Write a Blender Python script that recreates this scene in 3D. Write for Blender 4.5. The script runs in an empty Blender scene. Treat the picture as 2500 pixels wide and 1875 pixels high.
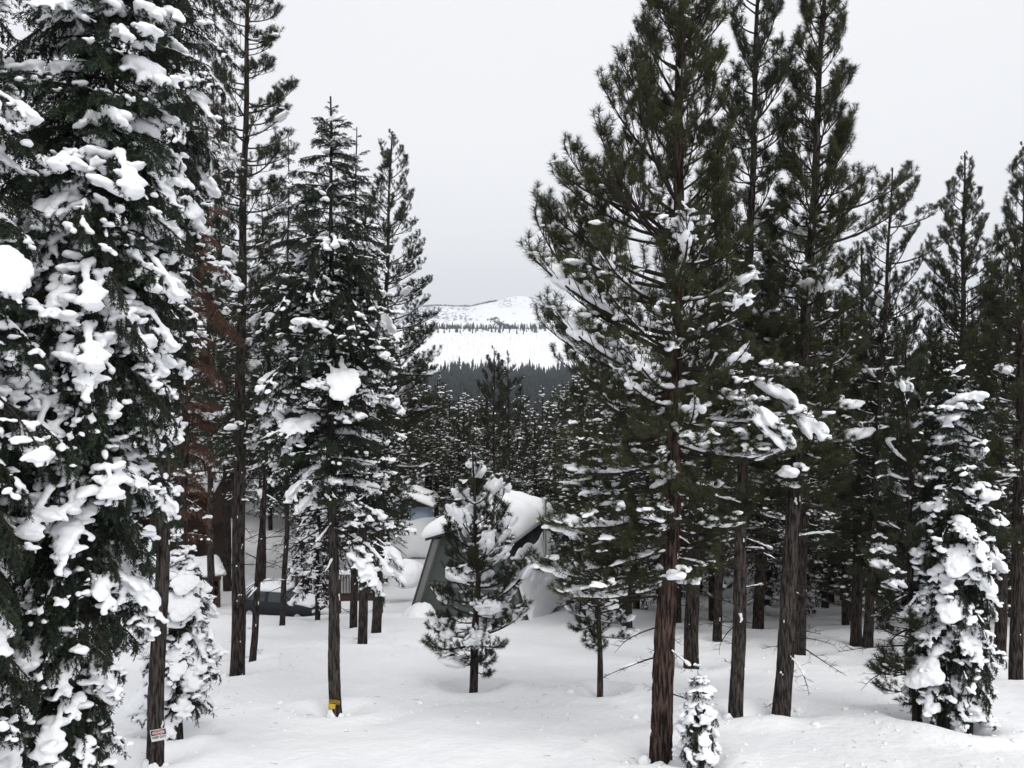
import bpy, math, random
import numpy as np
from mathutils import Vector
S = bpy.context.scene
PI = math.pi
rnd = random.Random(7)
R = np.random.RandomState(11)

# ------------------------------------------------------------------ camera, sky, sun, exposure
F = 2000.0; HZ = 937.5; CZ = 6.0
cam_data = bpy.data.cameras.new('camera')
cam_data.lens = 36 * F / 2500; cam_data.sensor_width = 36
cam_data.clip_start = .1; cam_data.clip_end = 30000
cam = bpy.data.objects.new('camera', cam_data); S.collection.objects.link(cam)
cam.location = (0, 0, CZ); cam.rotation_euler = (PI / 2, 0, 0)
S.camera = cam
SUN_EL, SUN_ROT = math.radians(48), math.radians(150)
w = bpy.data.worlds.new('World'); S.world = w; w.use_nodes = True
nt = w.node_tree; N = nt.nodes; N.clear()
out = N.new('ShaderNodeOutputWorld')
sky = N.new('ShaderNodeTexSky'); sky.sky_type = 'NISHITA'; sky.sun_disc = False
sky.sun_elevation = SUN_EL; sky.sun_rotation = SUN_ROT; sky.altitude = 1900; sky.dust_density = 3
b1 = N.new('ShaderNodeBackground'); b1.inputs[1].default_value = .05
nt.links.new(sky.outputs[0], b1.inputs[0])
tc = N.new('ShaderNodeTexCoord'); mp = N.new('ShaderNodeMapping'); mp.inputs[3].default_value = (1, 1, 2.2)
no = N.new('ShaderNodeTexNoise'); no.inputs['Scale'].default_value = 1.1; no.inputs['Detail'].default_value = 2
no.inputs['Roughness'].default_value = .4
cr = N.new('ShaderNodeValToRGB')
cr.color_ramp.elements[0].position = .3; cr.color_ramp.elements[0].color = (.845, .855, .88, 1)
cr.color_ramp.elements[1].position = .7; cr.color_ramp.elements[1].color = (.90, .903, .915, 1)
b2 = N.new('ShaderNodeBackground'); b2.inputs[1].default_value = 1.195
nt.links.new(tc.outputs['Generated'], mp.inputs[0]); nt.links.new(mp.outputs[0], no.inputs['Vector'])
nt.links.new(no.outputs['Fac'], cr.inputs[0]); nt.links.new(cr.outputs[0], b2.inputs[0])
mx = N.new('ShaderNodeMixShader'); mx.inputs[0].default_value = .94
nt.links.new(b1.outputs[0], mx.inputs[1]); nt.links.new(b2.outputs[0], mx.inputs[2])
nt.links.new(mx.outputs[0], out.inputs[0])
sd = bpy.data.lights.new('sun', 'SUN'); sd.energy = 2.05; sd.angle = math.radians(40); sd.color = (1, .975, .94)
sun = bpy.data.objects.new('sun', sd); S.collection.objects.link(sun)
# sun behind the camera and to the right, high
sun.rotation_euler = (math.radians(42), 0, math.radians(28))
S.view_settings.view_transform = 'Standard'; S.view_settings.look = 'None'
S.view_settings.exposure = 0.0; S.view_settings.gamma = 1
S.cycles.max_bounces = 6; S.cycles.diffuse_bounces = 4; S.cycles.use_denoising = True

# ------------------------------------------------------------------ materials
def mat(name, col, rough=.85, spec=.2, noise=None, bump=None, coord='Object', metal=0, rand=0):
    m = bpy.data.materials.new(name); m.use_nodes = True
    t = m.node_tree; p = t.nodes['Principled BSDF']
    p.inputs['Base Color'].default_value = (*col, 1); p.inputs['Roughness'].default_value = rough
    p.inputs['Specular IOR Level'].default_value = spec; p.inputs['Metallic'].default_value = metal
    c = t.nodes.new('ShaderNodeTexCoord'); src = None
    if noise:
        sc, stretch, c2, lo, hi = noise
        q = t.nodes.new('ShaderNodeMapping'); q.inputs[3].default_value = stretch
        n = t.nodes.new('ShaderNodeTexNoise'); n.inputs['Scale'].default_value = sc; n.inputs['Detail'].default_value = 5
        r = t.nodes.new('ShaderNodeValToRGB')
        r.color_ramp.elements[0].position = lo; r.color_ramp.elements[0].color = (*c2, 1)
        r.color_ramp.elements[1].position = hi; r.color_ramp.elements[1].color = (*col, 1)
        t.links.new(c.outputs[coord], q.inputs[0]); t.links.new(q.outputs[0], n.inputs['Vector'])
        t.links.new(n.outputs['Fac'], r.inputs[0]); t.links.new(r.outputs[0], p.inputs['Base Color']); src = r
    if rand:
        oi = t.nodes.new('ShaderNodeObjectInfo'); h = t.nodes.new('ShaderNodeHueSaturation')
        mr = t.nodes.new('ShaderNodeMapRange'); mr.inputs[3].default_value = 1 - rand; mr.inputs[4].default_value = 1 + rand
        t.links.new(oi.outputs['Random'], mr.inputs[0]); t.links.new(mr.outputs[0], h.inputs['Value'])
        if src: t.links.new(src.outputs[0], h.inputs['Color'])
        else: h.inputs['Color'].default_value = (*col, 1)
        t.links.new(h.outputs[0], p.inputs['Base Color'])
    if bump:
        sc, stretch, st, dist = bump
        q = t.nodes.new('ShaderNodeMapping'); q.inputs[3].default_value = stretch
        n = t.nodes.new('ShaderNodeTexNoise'); n.inputs['Scale'].default_value = sc; n.inputs['Detail'].default_value = 6
        b = t.nodes.new('ShaderNodeBump'); b.inputs['Strength'].default_value = st; b.inputs['Distance'].default_value = dist
        t.links.new(c.outputs[coord], q.inputs[0]); t.links.new(q.outputs[0], n.inputs['Vector'])
        t.links.new(n.outputs['Fac'], b.inputs['Height']); t.links.new(b.outputs[0], p.inputs['Normal'])
    return m
M = {}
M['snow'] = mat('snow', (.86, .87, .89), .8, .15, bump=(9, (1, 1, 1), .25, .03))
M['ground_snow'] = mat('ground_snow', (.87, .875, .885), .8, .15, noise=(.35, (1, 1, 1), (.85, .86, .88), .35, .65), bump=(7, (1, 1, 1), .6, .05))
M['pine'] = mat('pine_needles', (.040, .046, .022), .6, .25, noise=(2.2, (1, 1, 1), (.020, .026, .014), .3, .7), rand=.3)
M['fir'] = mat('fir_needles', (.030, .044, .024), .6, .25, noise=(2.5, (1, 1, 1), (.013, .022, .015), .3, .7), rand=.3)
M['olive'] = mat('olive_needles', (.055, .060, .024), .6, .25, noise=(2.2, (1, 1, 1), (.028, .034, .015), .3, .7), rand=.25)
M['rust'] = mat('dead_needles', (.185, .105, .072), .8, .1, noise=(3, (1, 1, 1), (.09, .056, .042), .3, .7), rand=.3)
M['bark'] = mat('grey_bark', (.085, .072, .064), .95, .1, noise=(26, (1, 1, .15), (.018, .015, .014), .40, .60), bump=(26, (1, 1, .25), 1, .05))
M['redbark'] = mat('red_bark', (.098, .064, .052), .95, .1, noise=(24, (1, 1, .12), (.016, .012, .011), .43, .58), bump=(20, (1, 1, .22), 1, .08))
M['darkbark'] = mat('dark_bark', (.060, .049, .043), .95, .1, noise=(24, (1, 1, .15), (.012, .010, .009), .42, .60), bump=(24, (1, 1, .24), 1, .05))
M['twig'] = mat('twig_bark', (.034, .028, .023), .95, .1)
M['far'] = mat('far_forest', (.034, .040, .038), .9, .1, noise=(.02, (1, 1, 1), (.022, .027, .026), .3, .7))
M['snag'] = mat('burnt_snag', (.16, .15, .15), .95, .1)

# ------------------------------------------------------------------ noise and ground
_lat = np.random.RandomState(3).rand(256, 256)
def vnoise(x, y):
    x = np.asarray(x, float); y = np.asarray(y, float)
    xi = np.floor(x).astype(int); yi = np.floor(y).astype(int); fx = x - xi; fy = y - yi
    fx = fx * fx * (3 - 2 * fx); fy = fy * fy * (3 - 2 * fy)
    a = _lat[xi & 255, yi & 255]; b = _lat[(xi + 1) & 255, yi & 255]; c = _lat[xi & 255, (yi + 1) & 255]; d = _lat[(xi + 1) & 255, (yi + 1) & 255]
    return (a * (1 - fx) + b * fx) * (1 - fy) + (c * (1 - fx) + d * fx) * fy - .5
def fbm(x, y, o=4):
    s = 0; a = 1
    for k in range(o): s = s + a * vnoise(x * 2 ** k + 17 * k, y * 2 ** k + 31 * k); a *= .5
    return s
def ease(v, a, b):
    t = np.clip((v - a) / (b - a), 0, 1); return t * t * (3 - 2 * t)
wells = []
def gz(x, y, detail=True):
    x = np.asarray(x, float); y = np.asarray(y, float)
    d = np.maximum(y, 4)
    z = np.interp(d, [4, 9, 13, 44, 54, 70, 130, 210, 360, 600, 1100, 1600, 2100, 2800, 3100, 6000, 9000],
                  [1.2, .8, 0, -6.2, -8.0, -8.6, -9.0, -16, -34, -26, -4, 24, 100, 196, 205, 150, 150])
    near = 1 - ease(d, 40, 90)
    z = z + (.32 * fbm(x / 5.5, y / 5.5, 3)) * near + 6 * fbm(x / 220, y / 220, 3) * ease(d, 300, 1200)
    if detail:
        z = z + near * (.06 * fbm(x / .9 + 9, y / .9, 3))
        h = vnoise(x / .33 + 50, y / .33) ; z = z + near * .05 * np.clip(h - .30, 0, 1) * 4 * np.clip(vnoise(x / 3., y / 3.) + .35, 0, 1)
        for wx, wy, r, dp in wells:
            m_ = (np.abs(x - wx) < 4 * r) & (np.abs(y - wy) < 4 * r)
            if np.any(m_):
                q = ((x - wx) ** 2 + (y - wy) ** 2) / (r * r)
                z = z - dp * np.exp(-q * 1.3) + dp * .35 * np.exp(-(np.sqrt(q) - 1.9) ** 2 * 3)
    return z
def depth_of(py): return 3.4 / ((py - HZ) / F - .2)
def solve_depth(px, py):
    ds = np.linspace(9, 75, 1400); v = HZ + (CZ - gz((px - 1250) / F * ds, ds, False)) / ds * F
    ok = np.where(v <= py)[0]
    return float(ds[ok[0]]) if len(ok) else depth_of(py)
def at(px, py, d): return Vector(((px - 1250) / F * d, d, CZ + (HZ - py) / F * d))

# ------------------------------------------------------------------ mesh helpers
class Geo:
    def __init__(s): s.V = []; s.T = []; s.M = []; s.n = 0
    def add(s, V, T, m=0):
        V = np.asarray(V, float).reshape(-1, 3); T = np.asarray(T, int).reshape(-1, 3)
        s.V.append(V); s.T.append(T + s.n); s.M.append(np.full(len(T), m)); s.n += len(V)
    def arrays(s): return np.concatenate(s.V), np.concatenate(s.T), np.concatenate(s.M)
    def merge(s, A, mtx=None, off=None):
        V, T, Mi = A
        if mtx is not None: V = V @ mtx.T
        if off is not None: V = V + off
        s.V.append(V); s.T.append(T + s.n); s.M.append(Mi); s.n += len(V)
    def tube(s, P, rad, k=5, m=0, cap=True):
        P = np.asarray(P, float); n = len(P); rad = np.broadcast_to(rad, n)
        tg = np.gradient(P, axis=0); tg /= np.linalg.norm(tg, axis=1)[:, None] + 1e-9
        up = np.tile([0, 0, 1.], (n, 1)); up[np.abs(tg[:, 2]) > .9] = [1, 0, 0]
        a = np.cross(tg, up); a /= np.linalg.norm(a, axis=1)[:, None] + 1e-9
        b = np.cross(tg, a)
        th = np.arange(k) * 2 * PI / k
        V = P[:, None] + rad[:, None, None] * (np.cos(th)[None, :, None] * a[:, None] + np.sin(th)[None, :, None] * b[:, None])
        i = np.arange(n - 1)[:, None]; j = np.arange(k)[None]; j2 = (j + 1) % k
        q = np.stack([i * k + j, i * k + j2, (i + 1) * k + j2, (i + 1) * k + j], -1).reshape(-1, 4)
        T = np.concatenate([q[:, [0, 1, 2]], q[:, [0, 2, 3]]])
        s.add(V, T, m)
    def needles(s, P0, P1, n, ln, ang, wd, m=1, rs=R, flat=0):
        P0 = np.asarray(P0, float); P1 = np.asarray(P1, float)
        ax = P1 - P0; ax /= np.linalg.norm(ax) + 1e-9
        t = rs.rand(n); B = P0 + (P1 - P0) * t[:, None]
        v = rs.randn(n, 3)
        if flat: v[:, 2] = v[:, 2] * flat + .25
        v -= (v @ ax)[:, None] * ax; v /= np.linalg.norm(v, axis=1)[:, None] + 1e-9
        a = ang * (.6 + .7 * rs.rand(n)) * (1.15 - .5 * t)
        D = np.cos(a)[:, None] * ax + np.sin(a)[:, None] * v
        sd = np.cross(D, rs.randn(n, 3)); sd /= np.linalg.norm(sd, axis=1)[:, None] + 1e-9
        L = ln * (.75 + .5 * rs.rand(n)); sd *= wd / 2
        V = np.stack([B - sd, B + sd, B + D * L[:, None]], 1)
        s.add(V, np.arange(3 * n), m)
def build_mesh(name, A, mats, smooth=False):
    V, T, Mi = A
    me = bpy.data.meshes.new(name)
    me.vertices.add(len(V)); me.vertices.foreach_set('co', V.astype(np.float32).ravel())
    me.loops.add(len(T) * 3); me.loops.foreach_set('vertex_index', T.astype(np.int32).ravel())
    me.polygons.add(len(T)); me.polygons.foreach_set('loop_start', (np.arange(len(T)) * 3).astype(np.int32))
    for m_ in mats: me.materials.append(m_)
    me.polygons.foreach_set('material_index', Mi.astype(np.int32))
    me.update(calc_edges=True)
    if smooth: me.polygons.foreach_set('use_smooth', np.ones(len(T), bool))
    return me
def link(name, data, parent=None, loc=None, label=None, cat=None, group=None, kind=None):
    o = bpy.data.objects.new(name, data); S.collection.objects.link(o)
    if parent is not None: o.parent = parent
    if loc is not None: o.location = loc
    if label: o['label'] = label
    if cat: o['category'] = cat
    if group: o['group'] = group
    if kind: o['kind'] = kind
    return o
def quads(V, Q, mats, name='m', smooth=False, midx=None):
    me = bpy.data.meshes.new(name); me.from_pydata([tuple(v) for v in V], [], Q)
    for m_ in mats: me.materials.append(m_)
    if midx: me.polygons.foreach_set('material_index', midx)
    if smooth: me.polygons.foreach_set('use_smooth', [True] * len(Q))
    me.update(); return me
def box(lo, hi, m, name='box'):
    x0, y0, z0 = lo; x1, y1, z1 = hi
    V = [(x0, y0, z0), (x1, y0, z0), (x1, y1, z0), (x0, y1, z0), (x0, y0, z1), (x1, y0, z1), (x1, y1, z1), (x0, y1, z1)]
    return quads(V, [(0, 3, 2, 1), (4, 5, 6, 7), (0, 1, 5, 4), (1, 2, 6, 5), (2, 3, 7, 6), (3, 0, 4, 7)], [m], name)
# icosphere templates
def ico(sub):
    import bmesh
    bm = bmesh.new(); bmesh.ops.create_icosphere(bm, subdivisions=sub, radius=1)
    V = np.array([v.co[:] for v in bm.verts]); T = np.array([[v.index for v in f.verts] for f in bm.faces]); bm.free(); return V, T
ICO1, ICO2, ICO3 = ico(1), ico(2), ico(3)
def blob(g, c, r, tpl=ICO2, rs=R, m=0):
    V, T = tpl
    V = V * r
    V[:, 2] = np.where(V[:, 2] < 0, V[:, 2] * .45, V[:, 2])
    if len(V) > 12: V = V * (1 + .22 * (rs.rand(len(V), 1) - .5))
    a = rs.rand() * 2 * PI; ca, sa = math.cos(a), math.sin(a)
    V = np.stack([V[:, 0] * ca - V[:, 1] * sa, V[:, 0] * sa + V[:, 1] * ca, V[:, 2]], 1)
    g.add(V + c, T, m)
def remeshed(g, voxel, smooth=2, disp=.03, dsize=.12):
    me = build_mesh('tmp', g.arrays(), [M['snow']])
    o = bpy.data.objects.new('tmp', me); S.collection.objects.link(o)
    r = o.modifiers.new('r', 'REMESH'); r.mode = 'VOXEL'; r.voxel_size = voxel; r.use_smooth_shade = True
    if smooth: s_ = o.modifiers.new('s', 'SMOOTH'); s_.iterations = smooth; s_.factor = .6
    tx = bpy.data.textures.new('t', 'CLOUDS'); tx.noise_scale = dsize
    d = o.modifiers.new('d', 'DISPLACE'); d.texture = tx; d.strength = disp; d.mid_level = .5
    dg = bpy.context.evaluated_depsgraph_get()
    res = bpy.data.meshes.new_from_object(o.evaluated_get(dg))
    bpy.data.objects.remove(o); bpy.data.meshes.remove(me)
    return res
def ellip(g, c, r, az=0, tilt=0, tpl=ICO2):
    V = tpl[0] * r
    V[:, 2] = np.where(V[:, 2] < 0, V[:, 2] * .5, V[:, 2])
    ct, st = math.cos(tilt), math.sin(tilt)
    V = np.stack([V[:, 0] * ct - V[:, 2] * st, V[:, 1], V[:, 0] * st + V[:, 2] * ct], 1)
    ca, sa = math.cos(az), math.sin(az)
    V = np.stack([V[:, 0] * ca - V[:, 1] * sa, V[:, 0] * sa + V[:, 1] * ca, V[:, 2]], 1)
    g.add(V + c, tpl[1])

# ------------------------------------------------------------------ branch prototypes (along +X, gravity down -Z)
def curve(L, e0, e1, n=9, wob=.06, rs=R, az0=0, bend=0):
    P = [np.zeros(3)]; az = az0
    for i in range(n):
        t = (i + .5) / n; e = e0 + (e1 - e0) * t; az += rs.randn() * wob + bend / n
        P.append(P[-1] + L / n * np.array([math.cos(e) * math.cos(az), math.cos(e) * math.sin(az), math.sin(e)]))
    return np.array(P)
def sub_at(P, t):
    f = t * (len(P) - 1); i = min(int(f), len(P) - 2); u = f - i
    d = P[i + 1] - P[i]; return P[i] * (1 - u) + P[i + 1] * u, d / (np.linalg.norm(d) + 1e-9)
def pine_branch(L, e0, e1, seed, lod=0, bare=.3):
    rs = np.random.RandomState(seed); g = Geo(); spots = []
    A = curve(L, e0, e1, 10 if lod == 0 else 5, .07, rs); subs = []
    g.tube(A, np.linspace(.010 + .0125 * L, .005, len(A)), 5 if lod == 0 else 3, 0)
    nn, ln, wd = ((82, .102, .0064), (15, .15, .038))[lod]
    def tuft(p0, p1, k=1.):
        g.needles(p0, p1, int(nn * k), ln, 1.15, wd, 1, rs); spots.append((p0 + p1) / 2)
    ns = int((5 + 5.6 * L) * (1 if lod == 0 else .8))
    for i in range(ns):
        t = bare + (1 - bare) * (i + rs.rand() * .8) / ns
        p, d = sub_at(A, min(t, .99)); sgn = 1 if i % 2 else -1
        az = math.atan2(d[1], d[0]) + sgn * rs.uniform(.5, 1.05); el = math.asin(np.clip(d[2], -1, 1)) + rs.uniform(-.25, .45)
        l = (.22 + .38 * L * (1 - t)) * rs.uniform(.7, 1.25)
        B = curve(l, el, el + rs.uniform(.1, .7), 4 if lod == 0 else 2, .1, rs, az, -sgn * .35) + p
        g.tube(B, np.linspace(.008, .003, len(B)), 4 if lod == 0 else 3, 0)
        subs.append(B)
        if rs.rand() > .1: tuft(sub_at(B, max(.0, 1 - rs.uniform(.10, .17) / l))[0], B[-1], rs.uniform(.6, 1.15))
        if l > .3:
            for q in range(int(l / .17) if lod == 0 else int(l / .4)):
                u = rs.uniform(.25, .85); pp, dd = sub_at(B, u)
                az2 = math.atan2(dd[1], dd[0]) + rs.choice([-1, 1]) * rs.uniform(.5, 1.); el2 = math.asin(np.clip(dd[2], -1, 1)) + rs.uniform(-.2, .6)
                C = curve(rs.uniform(.12, .28), el2, el2 + .7, 3, .15, rs, az2) + pp
                if lod == 0: g.tube(C, [.005, .004, .0035, .003], 3, 0)
                tuft(sub_at(C, .5)[0], C[-1], .85)
    tuft(sub_at(A, 1 - min(.9, .16 / L))[0], A[-1], 1.1)
    g.subs = subs
    return g, A, np.array(spots)
def fir_branch(L, e0, e1, seed, lod=0):
    rs = np.random.RandomState(seed); g = Geo(); spots = []
    A = curve(L, e0, e1, 10 if lod == 0 else 5, .05, rs)
    g.tube(A, np.linspace(.006 + .010 * L, .004, len(A)), 5 if lod == 0 else 3, 0)
    dens = (1, .30)[lod]
    def frond(p0, p1, az):
        l = np.linalg.norm(p1 - p0)
        g.needles(p0, p1, int(max(8, l * 170)) if lod == 0 else int(max(3, l * 26)), (.036, .08)[lod], 1.0, (.0105, .045)[lod], 1, rs, flat=.7)
    ns = int(L / .062 * dens) + 3
    for i in range(ns):
        t = .12 + .86 * (i + rs.rand()) / ns; p, d = sub_at(A, min(t, .99)); sgn = 1 if i % 2 else -1
        az = math.atan2(d[1], d[0]) + sgn * rs.uniform(.7, 1.15); el = math.asin(np.clip(d[2], -1, 1)) - rs.uniform(.0, .35)
        l = (.12 + .42 * L * (1 - t) * min(1, t * 3.2)) * rs.uniform(.7, 1.2)
        B = curve(l, el, el - rs.uniform(.1, .6), 4 if lod == 0 else 2, .08, rs, az, -sgn * .3) + p
        g.tube(B, np.linspace(.0055, .0025, len(B)), 3, 0)
        for j in range(len(B) - 1): frond(B[j], B[j + 1], 0)
        spots.append(B[len(B) // 2]); spots.append(B[-1])
        for q in range(int(l / (.045 if lod == 0 else .2))):
            u = rs.uniform(.12, .95); pp, dd = sub_at(B, u)
            az2 = math.atan2(dd[1], dd[0]) + (1 if q % 2 else -1) * rs.uniform(.6, 1.1); el2 = math.asin(np.clip(dd[2], -1, 1)) - rs.uniform(0, .5)
            C = curve(rs.uniform(.06, .17) * (1.1 - .4 * u), el2, el2 - .3, 1, 0, rs, az2) + pp
            frond(C[0], C[1], 0)
    for j in range(len(A) // 3, len(A) - 1): frond(A[j], A[j + 1], 0)
    return g, A, np.array(spots)
def bare_branch(L, e0, e1, seed):
    rs = np.random.RandomState(seed); g = Geo()
    A = curve(L, e0, e1, 9, .12, rs); g.tube(A, np.linspace(.008 + .008 * L, .003, len(A)), 5, 0)
    for i in range(int(4 + 4 * L)):
        t = rs.uniform(.25, .97); p, d = sub_at(A, t)
        az = math.atan2(d[1], d[0]) + rs.choice([-1, 1]) * rs.uniform(.4, 1.1)
        B = curve(rs.uniform(.15, .5) * (1.2 - t), rs.uniform(-.4, .5), rs.uniform(-.6, .8), 4, .2, rs, az) + p
        g.tube(B, np.linspace(.005, .002, len(B)), 3, 0)
        for q in range(2):
            pp, dd = sub_at(B, rs.uniform(.3, .9)); C = curve(rs.uniform(.06, .18), rs.uniform(-.5, .6), rs.uniform(-.5, .9), 2, .2, rs, math.atan2(dd[1], dd[0]) + rs.choice([-1, 1]) * .8) + pp
            g.tube(C, [.003, .0025, .0015], 3, 0)
    return g, A, np.array([A[-1]])

def snow_strip(g, A, rs, t0, t1, r, gap=.25, step=.07):
    n = max(2, int(np.linalg.norm(A[-1] - A[0]) * (t1 - t0) / step)); on = True
    for i in range(n):
        if rs.rand() < gap * .35: on = not on
        if not on: continue
        t = t0 + (t1 - t0) * i / n; p, d = sub_at(A, t)
        k = r * rs.uniform(.6, 1.35)
        ellip(g, p + [0, 0, k * .55], np.array([step * 1.05, k, k * .85]), math.atan2(d[1], d[0]), math.asin(np.clip(d[2], -1, 1)))
def snow_pine(A, spots, L, seed, load, subs=()):
    rs = np.random.RandomState(seed + 500); g = Geo()
    if load == 1: snow_strip(g, A, rs, .1, .8, .022 + .008 * L, .9)
    else: snow_strip(g, A, rs, .05, .97, .035 + .018 * L, .3)
    for B in subs:
        if rs.rand() < (0, .25, .6, .7)[load]:
            snow_strip(g, B, rs, .05, rs.uniform(.5, .95), rs.uniform(.016, .026) if load == 1 else rs.uniform(.020, .036), .5, .05)
    pr = (.0, .10, .16, .3)[load]
    for s_ in spots:
        if rs.rand() < pr:
            k = rs.uniform(.026, .055) * (1 if load == 1 else 1.35)
            for q in range(rs.randint(2, 5)):
                ellip(g, s_ + rs.uniform(-.07, .07, 3) * [1, 1, .35] + [0, 0, .03], k * np.array([rs.uniform(1, 2.2), rs.uniform(.6, 1.0), rs.uniform(.45, .7)]), rs.rand() * 6, rs.uniform(-.4, .1))
    if load >= 2:
        for q in range(int(.3 + L * .8) if load == 2 else 2 + int(L * 1.5)):      # a pillow or two on the outer boughs
            p, d = sub_at(A, rs.uniform(.5, .97)); k = rs.uniform(.07, .12) * (1 if load == 2 else 1.2)
            for u in range(5): ellip(g, p + rs.uniform(-.14, .14, 3) * [1, 1, .3] + [0, 0, k * .4], k * np.array([rs.uniform(1.1, 1.7), rs.uniform(.7, 1), .6]), math.atan2(d[1], d[0]), math.asin(np.clip(d[2], -1, 1)))
    if not g.V: snow_strip(g, A, rs, .3, .6, .03, 0)
    return remeshed(g, .02, 2, .025, .08)
def snow_fir(A, spots, L, seed, load):
    rs = np.random.RandomState(seed + 900); g = Geo()
    if load == 3:
        # separate heavy clumps, each with ragged fingers running out along the sprays under it
        nc = rs.randint(1, 3) + int(L > 1); cs = np.sort(rs.uniform(.35, .98, nc))
        for t in cs:
            p, d = sub_at(A, min(t, .99)); az = math.atan2(d[1], d[0]); el = math.asin(np.clip(d[2], -1, 1)); K = rs.uniform(.09, .15) * (.65 + .35 * L)
            sd_ = np.array([-math.sin(az), math.cos(az), 0])
            for q in range(rs.randint(4, 8)):
                k = K * rs.uniform(.7, 1.25)
                ellip(g, p + d * rs.uniform(-1.6, 1.2) * K + sd_ * rs.uniform(-1.3, 1.3) * K + [0, 0, k * .45], k * np.array([rs.uniform(1, 1.5), rs.uniform(.9, 1.3), rs.uniform(.5, .7)]), az + rs.uniform(-.5, .5), el * .9)
            for s_ in spots:
                v = s_ - p
                if np.linalg.norm(v) < K * 4.5 and rs.rand() < .85:
                    for u in np.linspace(.3, rs.uniform(.7, 1.05), 5):
                        k = K * .42 * (1.25 - .75 * u) * rs.uniform(.6, 1.25)
                        ellip(g, p + v * u + [0, 0, k * .5 + .01], np.array([k * 1.4, k, k * .7]), math.atan2(v[1], v[0]), math.asin(np.clip(v[2] / (np.linalg.norm(v) + 1e-6), -1, 1)))
        for s_ in spots:
            if rs.rand() < .22:
                k = rs.uniform(.03, .07); ellip(g, s_ + rs.uniform(-.06, .06, 3) * [1, 1, .2] + [0, 0, .02], k * np.array([rs.uniform(1, 1.8), rs.uniform(.7, 1.1), .7]), rs.rand() * 6, rs.uniform(-.6, .1))
        return remeshed(g, .020, 2, .05, .10)
    if load == 1: snow_strip(g, A, rs, .1, .9, .022, .9)
    else: snow_strip(g, A, rs, .3, 1, .032 + .012 * L, .6)
    for s_ in spots:
        if rs.rand() < (.0, .13, .5)[load]:
            k = rs.uniform(.028, .06) * (1, 1, 1.4)[load]
            for q in range(rs.randint(1, 4)):
                ellip(g, s_ + rs.uniform(-.07, .07, 3) * [1, 1, .2] + [0, 0, .02], k * np.array([rs.uniform(1, 1.8), rs.uniform(.7, 1.1), .7]), rs.rand() * 6, rs.uniform(-.6, .1))
    if not g.V: snow_strip(g, A, rs, .3, .6, .03, 0)
    return remeshed(g, .019, 2, .03, .07)

PROTO = {}
def proto(kind, L, seed, needle):
    """kind -> (mesh, tip vector, {load: snow mesh})"""
    ang = {'pine_up': (25, 68), 'pine_mid': (2, 45), 'pine_low': (-22, 18), 'pine_drop': (4, -58), 'fir_flat': (10, -12), 'fir_up': (38, 20), 'fir_mid': (2, -28), 'fir_low': (-18, -58), 'bare': (-5, -25), 'bare_up': (15, -30)}[kind]
    e0, e1 = math.radians(ang[0]), math.radians(ang[1])
    key = (kind, L, seed)
    if key not in PROTO:
        f = pine_branch if kind.startswith('pine') else fir_branch if kind.startswith('fir') else bare_branch
        g, A, sp = f(L, e0, e1, seed)
        PROTO[key] = dict(arr=g.arrays(), A=A, sp=sp, tip=A[-1], L=L, subs=getattr(g, 'subs', []), kind=kind, mesh={}, snow={})
    p = PROTO[key]
    if needle not in p['mesh']: p['mesh'][needle] = build_mesh(kind + '_branch', p['arr'], [M['twig'], M[needle]])
    return p
def proto_snow(p, load, seed=0):
    if load not in p['snow']:
        k = p['kind']
        if k.startswith('pine'): p['snow'][load] = snow_pine(p['A'], p['sp'], p['L'], seed, load, p['subs'])
        elif k.startswith('fir'): p['snow'][load] = snow_fir(p['A'], p['sp'], p['L'], seed, load)
        else:
            g = Geo(); snow_strip(g, p['A'], np.random.RandomState(seed), .02, .9, .03, .35); p['snow'][load] = remeshed(g, .018, 1, .02, .08)
    return p['snow'][load]
LENS = {'pine': (.5, .9, 1.5, 2.3), 'fir': (.4, .8, 1.3, 1.9), 'bare': (.6, 1.2)}
def pick(kind, L, needle, rs):
    fam = kind.split('_')[0]; ls = LENS[fam]; l = min(ls, key=lambda q: abs(math.log(q / max(L, .1))))
    return proto(kind, l, int(rs.randint(0, 3)) * 10 + int(l * 10), needle)

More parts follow.
